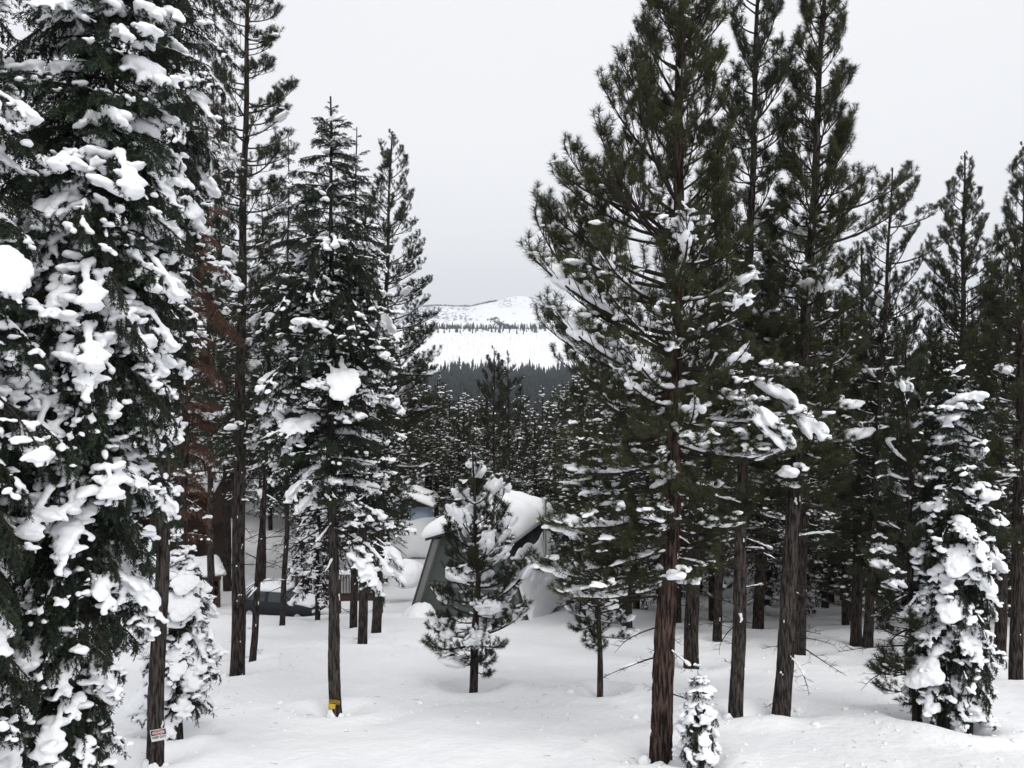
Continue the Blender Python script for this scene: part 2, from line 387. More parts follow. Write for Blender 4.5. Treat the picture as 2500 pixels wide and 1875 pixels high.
# ------------------------------------------------------------------ trees with every branch its own part
def trunk_mesh(P, rad, m, k=20, rough=.05, seed=0, fine=False):
    """P: polyline of the axis (root frame); resampled, furrowed"""
    P = np.array([p[:] for p in P], float); seg = np.r_[0, np.cumsum(np.linalg.norm(np.diff(P, axis=0), axis=1))]
    n = max(8, int(min(seg[-1] / (.055 if fine else .16), 400))); k = 60 if fine else k; s_ = np.linspace(0, seg[-1], n)
    Q = np.stack([np.interp(s_, seg, P[:, i]) for i in range(3)], 1)
    for _ in range(30 if fine else 6): Q[1:-1] = (Q[:-2] + Q[1:-1] * 2 + Q[2:]) / 4
    Q[:, 0] += .02 * np.sin(s_ * 1.3 + seed) * np.minimum(1, s_); r = np.interp(s_ / seg[-1], [0, .04, .1, 1], [rad * 1.16, rad * 1.04, rad, rad * .13])
    th = np.arange(k) * 2 * PI / k
    nz = vnoise(th[None, :] * k / 7.3 + seed * 7, s_[:, None] * 1.7) + .6 * vnoise(th[None, :] * 9 + seed, s_[:, None] * 5)
    rr = r[:, None] * (1 + rough * 2 * nz)
    if fine:
        wv = .5 * vnoise(th[None, :] * 2 + seed, s_[:, None] * 1.1)
        fur = np.abs(vnoise((th[None, :] + wv * .5) * 5.2 + seed * 3, s_[:, None] * 2.3)) * 2
        rr = rr - .022 * np.clip(1 - fur * 3.2, 0, 1) + .006 * vnoise(th[None, :] * 14, s_[:, None] * 9)
    V = Q[:, None] + np.stack([np.cos(th)[None] * rr, np.sin(th)[None] * rr, np.zeros_like(rr)], -1)
    i = np.arange(n - 1)[:, None]; j = np.arange(k)[None]; j2 = (j + 1) % k
    q = np.stack([i * k + j, i * k + j2, (i + 1) * k + j2, (i + 1) * k + j], -1).reshape(-1, 4)
    V = V.reshape(-1, 3); T = np.concatenate([q[:, [0, 1, 2]], q[:, [0, 2, 3]]])
    return build_mesh('trunk', (V, T, np.zeros(len(T))), [m], True), Q
def add_branch(root, Q, z, az, kind, L, needle, load, rs, nm='branch', roll=.12):
    i = int(np.argmin(np.abs(Q[:, 2] - z))); p = Q[i]
    pr = pick(kind, L, needle, rs); sc = L / pr['L']
    o = link(nm, pr['mesh'][needle], root, p)
    o.rotation_euler = (rs.uniform(-roll, roll), rs.uniform(-roll, roll), az); o.scale = (sc, sc * rs.uniform(.9, 1.12), sc)
    if load:
        link('snow', proto_snow(pr, load, int(L * 7)), o, kind='stuff')
    return o
TREES = []
def tree(name, label, path, rad, prof, fam, needle='pine', bark='bark', n=70, load=(0, .3, .5), loadtop=None, group=None, seed=1, low=(), bare=(0, 0, 0), d=None, well=1., cat='tree', up=.42, dist=.88, flat=0, rough=.05, extra=()):
    rs = np.random.RandomState(seed * 13 + 5)
    d = d or solve_depth(*path[0])
    pts = [at(x, y, d) for x, y in path]
    b = pts[0].copy(); b.z = float(gz(b.x, b.y, False)) - .25
    if b.z > pts[1].z: b.z = pts[1].z - 1
    root = link(name, None, None, b, label, cat, group)
    root.empty_display_size = .3
    P = [Vector((0, 0, 0))] + [p - b for p in pts[1:]]
    k = 28 if rad > .2 else 16
    tm, Q = trunk_mesh(P, rad, M[bark], k, rough, seed, d < 20 and rad > .11); link('trunk', tm, root)
    if rad > .08:
        gs = Geo(); a0 = rs.uniform(-1.6, .4)
        for q in range(int(Q[-1, 2] * (.7 if d < 30 else .3))):
            zz = rs.rand() ** 1.2 * Q[-1, 2] * .75; i_ = int(np.argmin(np.abs(Q[:, 2] - zz))); r_ = rad * np.interp(i_ / len(Q), [0, 1], [1, .13]); a_ = a0 + rs.randn() * .5; hh = rs.uniform(.02, .06)
            for u in range(rs.randint(1, 4)):
                ellip(gs, Q[i_] + np.array([math.cos(a_) * r_, math.sin(a_) * r_, u * hh * .9]), np.array([.02, rs.uniform(.012, .03), hh]), a_)
                a_ += rs.randn() * .12
        if gs.V: link('snow', build_mesh('snow', gs.arrays() + (), [M['snow']], True), root, kind='stuff')
        for q in range(int(10 * min(1, Q[-1, 2] / 12))):
            zz = rs.uniform(.5, Q[-1, 2] * .55); add_branch(root, Q, zz, rs.rand() * 6.28, 'bare', rs.uniform(.12, .3) + rad, 'pine', 0, rs, 'branch_stub', .4)
    if well: wells.append((b.x, b.y, .35 + rad * 1.6, .22 * well))
    TREES.append((b.x, b.y))
    ys = [p[0] for p in prof]; lf = [p[1] for p in prof]; rt = [p[2] for p in prof]
    top, bot = ys[0], ys[-1]; i = 0; az = rs.rand() * 6.28
    while i < n:
        u = (i + rs.rand() * .6) / n; u = u ** dist
        py = top + (bot - top) * u; fr = u
        az += 2.4 + rs.randn() * .35; ca = math.cos(az)
        lw, rw = np.interp(py, ys, lf), np.interp(py, ys, rt); a = (ca + 1) / 2
        reach = (lw * (1 - a) + rw * a) / F * d * rs.uniform(.72, 1.12)
        if reach < .06: reach = .06
        if fam == 'pine': kind = 'pine_up' if fr < up + rs.randn() * .08 else 'pine_mid' if fr < .75 + rs.randn() * .06 else 'pine_low'
        elif rs.rand() < flat: kind = 'fir_flat' if fr > .1 else 'fir_up'
        else: kind = 'fir_up' if fr < .13 + rs.randn() * .04 else 'fir_mid' if fr < .45 + rs.randn() * .1 else 'fir_low'
        hx = {'pine_up': .68, 'pine_mid': .89, 'pine_low': .97, 'fir_up': .87, 'fir_flat': .99, 'fir_mid': .96, 'fir_low': .76}[kind]
        L = reach / hx; vz = {'pine_up': .70, 'pine_mid': .38, 'pine_low': -.03, 'fir_up': .47, 'fir_flat': 0, 'fir_mid': -.22, 'fir_low': -.6}[kind] * L
        z = CZ + (HZ - py) / F * d - b.z - vz
        z = min(z, Q[-1, 2] - .02)
        if fam == 'fir': z = max(z, .42 - vz) if z < 1.2 else z
        if z < .18: i += 1; continue
        pl = rs.rand(); lt = loadtop if (loadtop and fr < (.5 if needle == 'olive' else .4)) else load
        ld = 3 if len(lt) > 3 and pl < lt[3] else 2 if pl < lt[0] + (lt[3] if len(lt) > 3 else 0) else 1 if pl < lt[0] + lt[1] + (lt[3] if len(lt) > 3 else 0) else 0
        add_branch(root, Q, z, az, kind, L, needle, ld, rs)
        i += 1
    y0, y1, nb = bare
    for _ in range(int(nb)):
        py = rs.uniform(y0, y1); z = CZ + (HZ - py) / F * d - b.z
        if z > .4: add_branch(root, Q, z, rs.rand() * 6.28, 'bare', rs.uniform(.35, 1.5), 'pine', 1 if rs.rand() < .5 else 0, rs, 'dead_branch', .35)
    for (py, azd, kind, L, ld) in extra:
        z = CZ + (HZ - py) / F * d - b.z
        add_branch(root, Q, z, math.radians(azd), kind, L, needle, ld, rs, roll=.05)
    return root
# ------------------------------------------------------------------ where each near tree stands and how its crown spreads
FH = (.10, .30, .25, .30)       # load fractions: (medium, light, -, heavy pillows)
SPECS = [
 dict(name='fir_tree', label='snow-buried fir at the left edge, nearest of all, its trunk out of view', path=[(-175, 2300), (-160, 900), (-150, -300)], d=8.2, rad=.17, fam='fir', needle='fir',
      prof=[(-300, 40, 60), (0, 200, 200), (400, 220, 250), (900, 220, 285), (1500, 220, 270), (2000, 220, 230)], n=190, load=(.26, .3, 0, .09), seed=1),
 dict(name='fir_tree', label='huge dark fir heaped with big snow pillows, second trunk from the left edge', path=[(160, 2050), (228, 750), (275, 0), (300, -520)], d=9.6, rad=.15, fam='fir', needle='fir',
      prof=[(-500, 15, 15), (-250, 120, 90), (0, 230, 200), (350, 240, 215), (700, 240, 190), (1000, 250, 215), (1200, 220, 200), (1500, 190, 165), (1640, 190, 150), (1720, 190, 105), (1900, 190, 100)], n=360, load=(.26, .28, 0, .18), loadtop=(.10, .3, 0, .12), seed=2),
 dict(name='fir_tree', label='slender fir carrying the red DANGER sign low on its bare trunk', path=[(378, 1850), (405, 1050), (432, 300), (440, -350)], rad=.125, fam='fir', needle='fir',
      prof=[(-350, 40, 40), (-100, 130, 100), (0, 150, 105), (250, 140, 115), (500, 110, 80), (800, 70, 50), (1000, 45, 45)], n=165, load=(.15, .2, 0, .15), loadtop=(.08, .2, 0, .07), seed=3,
      extra=[(1040, 200, 'fir_low', .5, 3), (1330, 190, 'fir_low', .6, 3), (1290, 250, 'fir_low', .55, 3), (1160, 300, 'fir_low', .5, 2)]),
 dict(name='fir_tree', label='bushy young fir low to the snow behind the DANGER sign trunk', path=[(440, 1700), (436, 1500), (430, 1290)], d=15.2, rad=.06, fam='fir', needle='fir',
      prof=[(1290, 8, 8), (1380, 55, 50), (1500, 90, 80), (1620, 95, 90), (1770, 85, 75)], n=105, load=(.35, .15, 0, .35), seed=4, cat='young tree'),
 dict(name='dead_fir_tree', label='dead fir with rust brown needles between the big snowy fir and the tall pine', path=[(440, 1715), (452, 1000), (470, 150)], d=17.6, rad=.13, fam='fir', needle='rust', flat=.5, dist=.95,
      prof=[(170, 20, 35), (350, 40, 80), (620, 60, 110), (800, 70, 115), (1000, 85, 105), (1200, 100, 90), (1350, 70, 60)], n=105, load=(.15, .5), seed=5, cat='dead tree'),
 dict(name='pine_tree', label='tallest open-crowned pine on the left, its top cut by the frame', path=[(580, 1640), (590, 700), (606, 0), (612, -260)], rad=.185, fam='pine', bark='darkbark',
      prof=[(-250, 20, 20), (0, 80, 70), (120, 95, 75), (230, 120, 120), (380, 130, 130), (520, 130, 110), (700, 120, 110), (1000, 95, 85), (1150, 80, 70)], n=135, up=.12, load=(.10, .35), loadtop=(.02, .08), bare=(1000, 1400, 12), seed=6,
      extra=[(260, 5, 'pine_mid', 1.5, 0), (330, 0, 'pine_mid', 1.45, 2), (120, 0, 'pine_mid', 1.0, 0), (100, 10, 'pine_low', .65, 2)]),
 dict(name='fir_tree', label='thin tree just right of the tall left pine, trunk leaning right', path=[(615, 1612), (640, 1280), (655, 1000), (660, 560)], rad=.10, fam='fir', needle='fir', bark='darkbark',
      prof=[(560, 8, 8), (750, 70, 60), (950, 80, 75), (1150, 60, 70)], n=55, load=(.25, .3, 0, .12), bare=(1100, 1450, 16), seed=7),
 dict(name='fir_tree', label='crooked thin trunk standing in front of the parked car', path=[(688, 1525), (700, 1300), (702, 900), (705, 335)], rad=.115, fam='fir', needle='fir', bark='darkbark',
      prof=[(335, 5, 5), (430, 45, 45), (560, 85, 80), (750, 90, 90), (950, 90, 90), (1200, 55, 60)], n=90, load=(.15, .35, 0, .05), bare=(1150, 1480, 22), seed=8),
 dict(name='pine_tree', label='dark trunk behind the tall left pine, near the wooden shed', path=[(556, 1428), (550, 1000), (520, 250)], d=56, rad=.27, fam='pine', bark='darkbark',
      prof=[(230, 8, 8), (330, 40, 40), (520, 70, 60), (800, 90, 80), (1180, 80, 80)], n=90, load=(.2, .5), seed=9, well=0),
 dict(name='fir_tree', label='fir with the yellow CAUTION sign at the foot of its bare trunk', path=[(820, 1735), (808, 1100), (811, 600), (805, 235)], rad=.125, fam='fir', needle='fir',
      prof=[(240, 6, 6), (300, 40, 40), (400, 80, 75), (520, 120, 110), (680, 165, 155), (850, 190, 165), (1000, 180, 165), (1120, 140, 140), (1230, 120, 130)], n=160, flat=.6, load=(.15, .42, 0, .07), loadtop=(.05, .3, 0, .05), bare=(1080, 1400, 26), seed=10,
      extra=[(1130, 195, 'fir_low', 1.3, 3), (1180, 215, 'fir_low', 1.1, 3), (1230, -15, 'fir_mid', 1.2, 2), (1290, -5, 'fir_low', 1.5, 2), (1330, -20, 'fir_low', 1.4, 3), (1350, -8, 'fir_low', 1.5, 3), (1180, 20, 'fir_mid', 1.1, 3), (1060, 185, 'bare', 1.2, 1), (1190, 170, 'bare', 1.3, 1), (1270, 190, 'bare', 1.2, 1), (1240, 10, 'bare_up', 1.1, 1), (1010, 200, 'fir_low', 1.3, 3), (900, 10, 'fir_low', 1.2, 2)]),
 dict(name='fir_tree', label='leftmost of three trunks in a row left of the grey cabin', path=[(863, 1530), (868, 900), (870, 310)], rad=.16, fam='fir', needle='fir', bark='darkbark',
      prof=[(310, 6, 6), (420, 55, 50), (600, 90, 80), (900, 110, 110), (1150, 100, 100), (1340, 70, 60)], n=120, flat=.6, load=(.2, .4, 0, .04), seed=11),
 dict(name='fir_tree', label='middle one of three trunks in a row left of the grey cabin', path=[(885, 1568), (890, 1000), (893, 470)], rad=.16, fam='fir', needle='fir', bark='darkbark',
      prof=[(470, 6, 6), (600, 60, 60), (800, 100, 100), (1100, 110, 110), (1300, 70, 80)], n=110, flat=.6, load=(.3, .35, 0, .08), seed=12,
      extra=[(1300, -10, 'fir_low', 1.9, 3), (1340, 0, 'fir_low', 1.9, 3), (1280, 10, 'fir_mid', 1.9, 2)]),
 dict(name='pine_tree', label='round-topped pine left of the gap, rightmost of three trunks beside the cabin', path=[(918, 1545), (940, 800), (956, 320)], rad=.19, fam='pine', bark='darkbark',
      prof=[(320, 10, 10), (400, 45, 48), (520, 65, 75), (680, 80, 115), (820, 110, 140), (900, 120, 135), (1100, 120, 120), (1280, 90, 80)], n=150, up=.2, load=(.12, .35, 0), seed=13,
      extra=[(740, 0, 'pine_mid', 2.2, 1), (860, 5, 'pine_mid', 2.4, 2), (900, -5, 'pine_low', 2.4, 2), (990, 0, 'pine_low', 2.2, 2)]),
 dict(name='pine_tree', label='young snow-laden pine standing alone in front of the grey cabin', path=[(1155, 1680), (1158, 1560), (1172, 1420), (1160, 1300), (1152, 1095)], rad=.10, fam='pine', bark='darkbark',
      prof=[(1120, 10, 10), (1190, 55, 80), (1290, 90, 110), (1400, 105, 125), (1500, 125, 130), (1570, 110, 90), (1640, 50, 40)], n=60, load=(.35, .2, 0, .22), seed=14, cat='young tree'),
 dict(name='pine_tree', label='biggest pine, with thick reddish bark and wide upswept boughs', path=[(1612, 1845), (1640, 1200), (1652, 700), (1663, 0), (1668, -380)], rad=.175, fam='pine', bark='redbark', needle='olive', rough=.06, dist=1.25,
      prof=[(-360, 20, 20), (-120, 70, 70), (0, 90, 110), (100, 160, 115), (250, 215, 125), (420, 300, 150), (600, 375, 170), (760, 330, 180), (900, 300, 190), (1050, 290, 190), (1200, 260, 190), (1350, 190, 120), (1440, 150, 60)], n=205, load=(.25, .45), loadtop=(.0, .05), bare=(1250, 1720, 9), seed=15,
      extra=[(930, 183, 'pine_mid', 2.6, 2), (700, 178, 'pine_mid', 2.45, 1), (600, 186, 'pine_mid', 2.1, 1), (1120, 190, 'pine_low', 2.0, 2), (1230, 200, 'pine_low', 2.3, 2), (1380, 195, 'pine_low', 2.3, 2), (1400, 170, 'pine_low', 1.6, 1),
             (1000, -25, 'pine_low', 1.9, 2), (1080, -30, 'pine_low', 2.0, 2), (900, -14, 'pine_drop', 2.7, 3), (940, -22, 'pine_drop', 2.2, 3), (1010, 5, 'pine_drop', 1.8, 2), (840, -60, 'pine_mid', 1.9, 2), (1350, 0, 'bare', 1.6, 1), (1360, 350, 'bare', 1.3, 1), (1530, 190, 'bare', 1.1, 1), (1600, 200, 'bare', 1.2, 1), (1180, 165, 'bare', 2.0, 1), (1240, 185, 'bare_up', 2.1, 1), (1300, 172, 'bare', 2.2, 1), (1340, 205, 'bare', 1.9, 1), (1420, 184, 'bare', 2.0, 1), (1460, 160, 'bare', 1.5, 1), (1200, 10, 'bare', 1.9, 1), (1280, -15, 'bare', 1.8, 1), (1350, 20, 'bare_up', 1.6, 1), (1430, -4, 'bare', 1.5, 1), (1260, 198, 'pine_low', 2.2, 2), (1420, 188, 'pine_low', 2.0, 2)]),
 dict(name='pine_tree', label='dark trunk close behind the reddish trunk of the biggest pine', path=[(1688, 1622), (1695, 1200), (1715, 560)], rad=.205, fam='pine', bark='darkbark',
      prof=[(560, 10, 10), (750, 90, 90), (950, 110, 120), (1250, 110, 110), (1330, 80, 80)], n=110, load=(.2, .45), bare=(1300, 1560, 14), seed=16),
 dict(name='sapling_tree', label='small sapling wrapped in snow at the foot of the biggest pine', path=[(1712, 1862), (1708, 1760), (1702, 1628)], d=13.0, rad=.03, fam='fir', needle='fir',
      prof=[(1628, 8, 8), (1680, 30, 28), (1750, 46, 40), (1850, 52, 40)], n=70, load=(.35, .15, 0, .2), seed=17, cat='sapling', well=.6),
 dict(name='pine_tree', label='middle slim pine right of the biggest one, sparse crown of round tufts', path=[(1795, 1745), (1815, 1150), (1840, 300), (1855, -100), (1860, -260)], rad=.135, fam='pine',
      prof=[(-250, 20, 20), (0, 75, 70), (150, 80, 90), (400, 85, 85), (700, 110, 100), (1000, 120, 120), (1230, 90, 90)], n=130, load=(.10, .35), loadtop=(.02, .06), bare=(1200, 1600, 16), seed=18),
 dict(name='pine_tree', label='tall straight pine with narrow pointed crown, foot in clean snow at the right', path=[(1905, 1738), (1945, 1150), (1985, 500), (2012, 0), (2020, -210)], rad=.165, fam='pine', needle='olive',
      prof=[(-200, 12, 12), (0, 50, 50), (120, 70, 65), (260, 85, 100), (420, 105, 130), (560, 130, 130), (750, 140, 140), (1000, 140, 140), (1230, 110, 100)], n=175, load=(.10, .35), loadtop=(.0, .05), bare=(1250, 1650, 14), seed=19,
      extra=[(1430, -5, 'bare', 1.5, 0), (1450, -12, 'bare', 1.4, 0), (520, 0, 'pine_mid', 2.2, 0), (600, 5, 'pine_mid', 2.2, 0)]),
 dict(name='pine_tree', label='darker trunk half hidden behind the tall straight pine', path=[(1950, 1590), (1965, 1200), (1980, 620)], rad=.20, fam='pine', bark='darkbark',
      prof=[(620, 10, 10), (800, 90, 90), (1050, 110, 110), (1330, 90, 90)], n=100, load=(.2, .45), seed=20),
 dict(name='pine_tree', label='thin far trunk between the sparse pine and the trunk behind the biggest pine', path=[(1750, 1560), (1765, 1200), (1775, 520)], rad=.16, fam='pine', bark='darkbark',
      prof=[(500, 8, 8), (700, 70, 70), (1000, 100, 100), (1380, 70, 70)], n=100, load=(.2, .45), bare=(1380, 1540, 8), seed=21),
 dict(name='pine_tree', label='far trunk with a flared foot seen between the two slim pines', path=[(1850, 1532), (1868, 1200), (1880, 560)], rad=.24, fam='pine', bark='darkbark',
      prof=[(540, 8, 8), (750, 80, 80), (1000, 110, 110), (1380, 90, 90)], n=100, load=(.2, .45), bare=(1380, 1520, 6), seed=22),
 dict(name='pine_tree', label='left trunk of the close pair right of the straight pine', path=[(2090, 1567), (2095, 1200), (2105, 600)], rad=.195, fam='pine', bark='darkbark',
      prof=[(580, 8, 8), (760, 80, 80), (1050, 110, 100), (1380, 80, 80)], n=105, load=(.15, .45), seed=23),
 dict(name='pine_tree', label='right trunk of the close pair, its forked crown leaning to the open sky', path=[(2118, 1577), (2140, 1100), (2165, 700), (2178, 410)], rad=.17, fam='pine', bark='darkbark',
      prof=[(410, 10, 10), (520, 40, 60), (650, 70, 95), (850, 100, 100), (1100, 110, 90), (1400, 80, 90)], n=115, load=(.12, .4), loadtop=(.0, .1), seed=24,
      extra=[(520, 0, 'pine_up', 1.6, 0), (560, -10, 'pine_mid', 2.0, 0), (640, 0, 'pine_mid', 2.3, 0), (450, 10, 'pine_up', 1.0, 0)]),
 dict(name='pine_tree', label='slim dark trunk standing in the shade left of the snowy right-hand fir', path=[(2172, 1535), (2180, 1200), (2190, 760)], rad=.15, fam='pine', bark='darkbark',
      prof=[(740, 8, 8), (900, 70, 70), (1150, 90, 90), (1420, 70, 60)], n=85, load=(.2, .45), seed=25),
 dict(name='pine_tree', label='thin pine with bare looping lower twigs left of the snowy right-hand fir', path=[(2240, 1757), (2226, 1450), (2215, 1100), (2212, 790)], rad=.085, fam='pine', bark='darkbark',
      prof=[(790, 12, 12), (930, 70, 70), (1150, 80, 80), (1400, 100, 60), (1600, 110, 30), (1700, 60, 20)], n=75, load=(.22, .30), bare=(1400, 1650, 20), seed=26,
      extra=[(1650, 180, 'pine_low', .8, 0), (1690, 170, 'pine_low', .7, 0), (1520, 185, 'pine_mid', .8, 1), (1590, 190, 'bare', .9, 0)]),
 dict(name='fir_tree', label='snow-plastered fir reaching the ground near the right edge', path=[(2300, 1772), (2325, 1300), (2335, 868)], rad=.10, fam='fir', needle='fir', bark='darkbark',
      prof=[(868, 6, 6), (1000, 55, 65), (1150, 75, 90), (1300, 90, 105), (1500, 95, 120), (1650, 85, 110), (1780, 60, 100)], n=150, load=(.22, .25, 0, .15), seed=27),
 dict(name='fir_tree', label='slim companion trunk just right of the snow-plastered fir', path=[(2365, 1782), (2372, 1500), (2385, 1150)], rad=.07, fam='fir', needle='fir', bark='darkbark',
      prof=[(1150, 6, 6), (1350, 45, 55), (1550, 60, 75), (1760, 55, 65)], n=60, load=(.2, .25, 0, .12), seed=28),
 dict(name='pine_tree', label='dense pointed pine alone against the sky near the right edge', path=[(2340, 1548), (2348, 1000), (2355, 372)], rad=.20, fam='pine', needle='olive', bark='darkbark',
      prof=[(372, 6, 6), (450, 38, 38), (580, 72, 70), (750, 95, 95), (950, 110, 110), (1200, 110, 110), (1400, 80, 80)], n=210, load=(.06, .3), loadtop=(0, .02), seed=29),
 dict(name='pine_tree', label='thick trunk farthest right, cut by the right edge', path=[(2480, 1657), (2488, 1100), (2505, 330)], rad=.165, fam='pine', needle='olive', bark='darkbark',
      prof=[(330, 6, 6), (450, 40, 40), (600, 70, 70), (800, 100, 100), (1100, 130, 120), (1350, 80, 80)], n=135, load=(.1, .4), loadtop=(0, .05), seed=30),
 dict(name='pine_tree', label='dark trunk just left of the thick one at the right edge', path=[(2440, 1602), (2452, 1200), (2460, 640)], rad=.17, fam='pine', bark='darkbark',
      prof=[(620, 8, 8), (800, 70, 70), (1050, 100, 100), (1400, 80, 80)], n=95, load=(.15, .45), seed=31),
 dict(name='pine_tree', label='thin young pine right of the cabin, left of the reddish trunk', path=[(1465, 1688), (1460, 1400), (1458, 1190)], rad=.07, fam='pine', bark='bark',
      prof=[(1190, 6, 6), (1290, 60, 60), (1400, 90, 90), (1500, 80, 100), (1580, 40, 60)], n=44, load=(.3, .3), seed=32, cat='young tree'),
 dict(name='fir_tree', label='snowy fir behind the car beside the wooden deck', path=[(775, 1500), (777, 1250), (780, 1080)], rad=.12, fam='fir', needle='fir', bark='darkbark',
      prof=[(1080, 6, 6), (1200, 50, 45), (1350, 70, 60), (1480, 75, 55)], n=75, load=(.5, .25), d=38, seed=33, well=.3),
 dict(name='fir_tree', label='full dark fir behind the gap between the tall left pine and the CAUTION tree', path=[(742, 1440), (745, 1000), (748, 420)], d=47, rad=.2, fam='fir', needle='fir', bark='darkbark',
      prof=[(420, 8, 8), (560, 60, 60), (750, 100, 90), (950, 110, 110), (1200, 100, 100), (1270, 70, 70)], n=150, flat=.4, load=(.2, .45), seed=41, well=0),
 dict(name='fir_tree', label='shaggy dark fir right behind the tall left pine', path=[(640, 1430), (645, 1000), (640, 480)], d=50, rad=.2, fam='fir', needle='fir', bark='darkbark',
      prof=[(480, 8, 8), (620, 60, 60), (800, 95, 90), (1000, 105, 105), (1220, 90, 90)], n=150, flat=.4, load=(.2, .45), seed=42, well=0),
 dict(name='pine_tree', label='dark pine between the dead rust fir and the tall left pine', path=[(515, 1430), (512, 1000), (505, 330)], d=42, rad=.18, fam='pine', needle='pine', bark='darkbark',
      prof=[(330, 8, 8), (450, 45, 45), (650, 75, 75), (900, 90, 90), (1160, 80, 80)], n=130, load=(.12, .4), seed=43, well=0),
 dict(name='pine_tree', label='feathery pine top in the gap, left one of a pair before the burnt slope', path=[(1203, 1440), (1205, 1100), (1207, 848)], d=50, rad=.14, fam='pine', bark='darkbark',
      prof=[(848, 6, 6), (920, 40, 35), (1020, 50, 45), (1150, 65, 65), (1300, 60, 60)], n=80, load=(.18, .4), loadtop=(0, .1), seed=34, well=0),
 dict(name='pine_tree', label='feathery pine top in the gap, right one of a pair before the burnt slope', path=[(1246, 1440), (1243, 1100), (1240, 858)], d=55, rad=.14, fam='pine', bark='darkbark',
      prof=[(858, 6, 6), (920, 30, 35), (1020, 45, 50), (1150, 60, 65), (1300, 60, 60)], n=75, load=(.18, .4), loadtop=(0, .1), seed=35, well=0),
]
def base_of(s):
    d = s.get('d') or solve_depth(*s['path'][0]); p = at(*s['path'][0], d); return p.x, p.y
for s in SPECS:
    if s.get('well', 1): wells.append((*base_of(s), .35 + s['rad'] * 1.6, .22 * s.get('well', 1)))
# ------------------------------------------------------------------ ground, one sheet to beyond the mountains
def make_ground():
    an = np.concatenate([np.radians(np.linspace(-46, 46, 560)), np.radians(np.linspace(46, 314, 70)[1:-1])])
    rr = [1.5, 4]
    while rr[-1] < 6400: rr.append(rr[-1] * (1.0075 if 10 < rr[-1] < 34 else 1.014 if rr[-1] < 80 else 1.05) + .01)
    rr = np.array(rr); A, RR = np.meshgrid(an, rr)
    X = RR * np.sin(A); Y = RR * np.cos(A); Z = gz(X, Y)
    V = np.stack([X, Y, Z], -1).reshape(-1, 3); n, k = len(rr), len(an)
    i = np.arange(n - 1)[:, None]; j = np.arange(k)[None]; j2 = (j + 1) % k
    q = np.stack([i * k + j, i * k + j2, (i + 1) * k + j2, (i + 1) * k + j], -1).reshape(-1, 4)
    T = np.concatenate([q[:, [0, 2, 1]], q[:, [0, 3, 2]]])
    c = len(V); V = np.concatenate([V, [[0, 0, gz(0, 0)]]])
    T = np.concatenate([T, np.stack([np.full(k, c), np.arange(k), (np.arange(k) + 1) % k], -1)])
    link('snowy_ground', build_mesh('snowy_ground', (V, T, np.zeros(len(T))), [M['ground_snow']], True), kind='structure')
make_ground()

def rock_mat():
    m = bpy.data.materials.new('mountain_snow_rock'); m.use_nodes = True; t = m.node_tree; p = t.nodes['Principled BSDF']
    p.inputs['Roughness'].default_value = .95; p.inputs['Specular IOR Level'].default_value = .05
    c = t.nodes.new('ShaderNodeTexCoord')
    def noise(sc, st, det=8):
        q = t.nodes.new('ShaderNodeMapping'); q.inputs[3].default_value = st; n = t.nodes.new('ShaderNodeTexNoise')
        n.inputs['Scale'].default_value = sc; n.inputs['Detail'].default_value = det; n.inputs['Roughness'].default_value = .65
        t.links.new(c.outputs['Object'], q.inputs[0]); t.links.new(q.outputs[0], n.inputs['Vector']); return n.outputs['Fac']
    a = noise(.06, (1, .3, .8)); b = noise(.0030, (1, .6, 1), 3)
    # vertical attribute set on the mesh says where crags break through
    at_ = t.nodes.new('ShaderNodeAttribute'); at_.attribute_name = 'crag'
    s1 = t.nodes.new('ShaderNodeMath'); s1.operation = 'MULTIPLY_ADD'; t.links.new(at_.outputs['Fac'], s1.inputs[0]); s1.inputs[1].default_value = .17; t.links.new(a, s1.inputs[2])
    r = t.nodes.new('ShaderNodeValToRGB'); r.color_ramp.elements[0].position = .645; r.color_ramp.elements[0].color = (.86, .87, .89, 1)
    r.color_ramp.elements[1].position = .69; r.color_ramp.elements[1].color = (.24, .25, .29, 1)
    t.links.new(s1.outputs[0], r.inputs[0]); t.links.new(r.outputs[0], p.inputs['Base Color']); return m
M['rock'] = rock_mat()
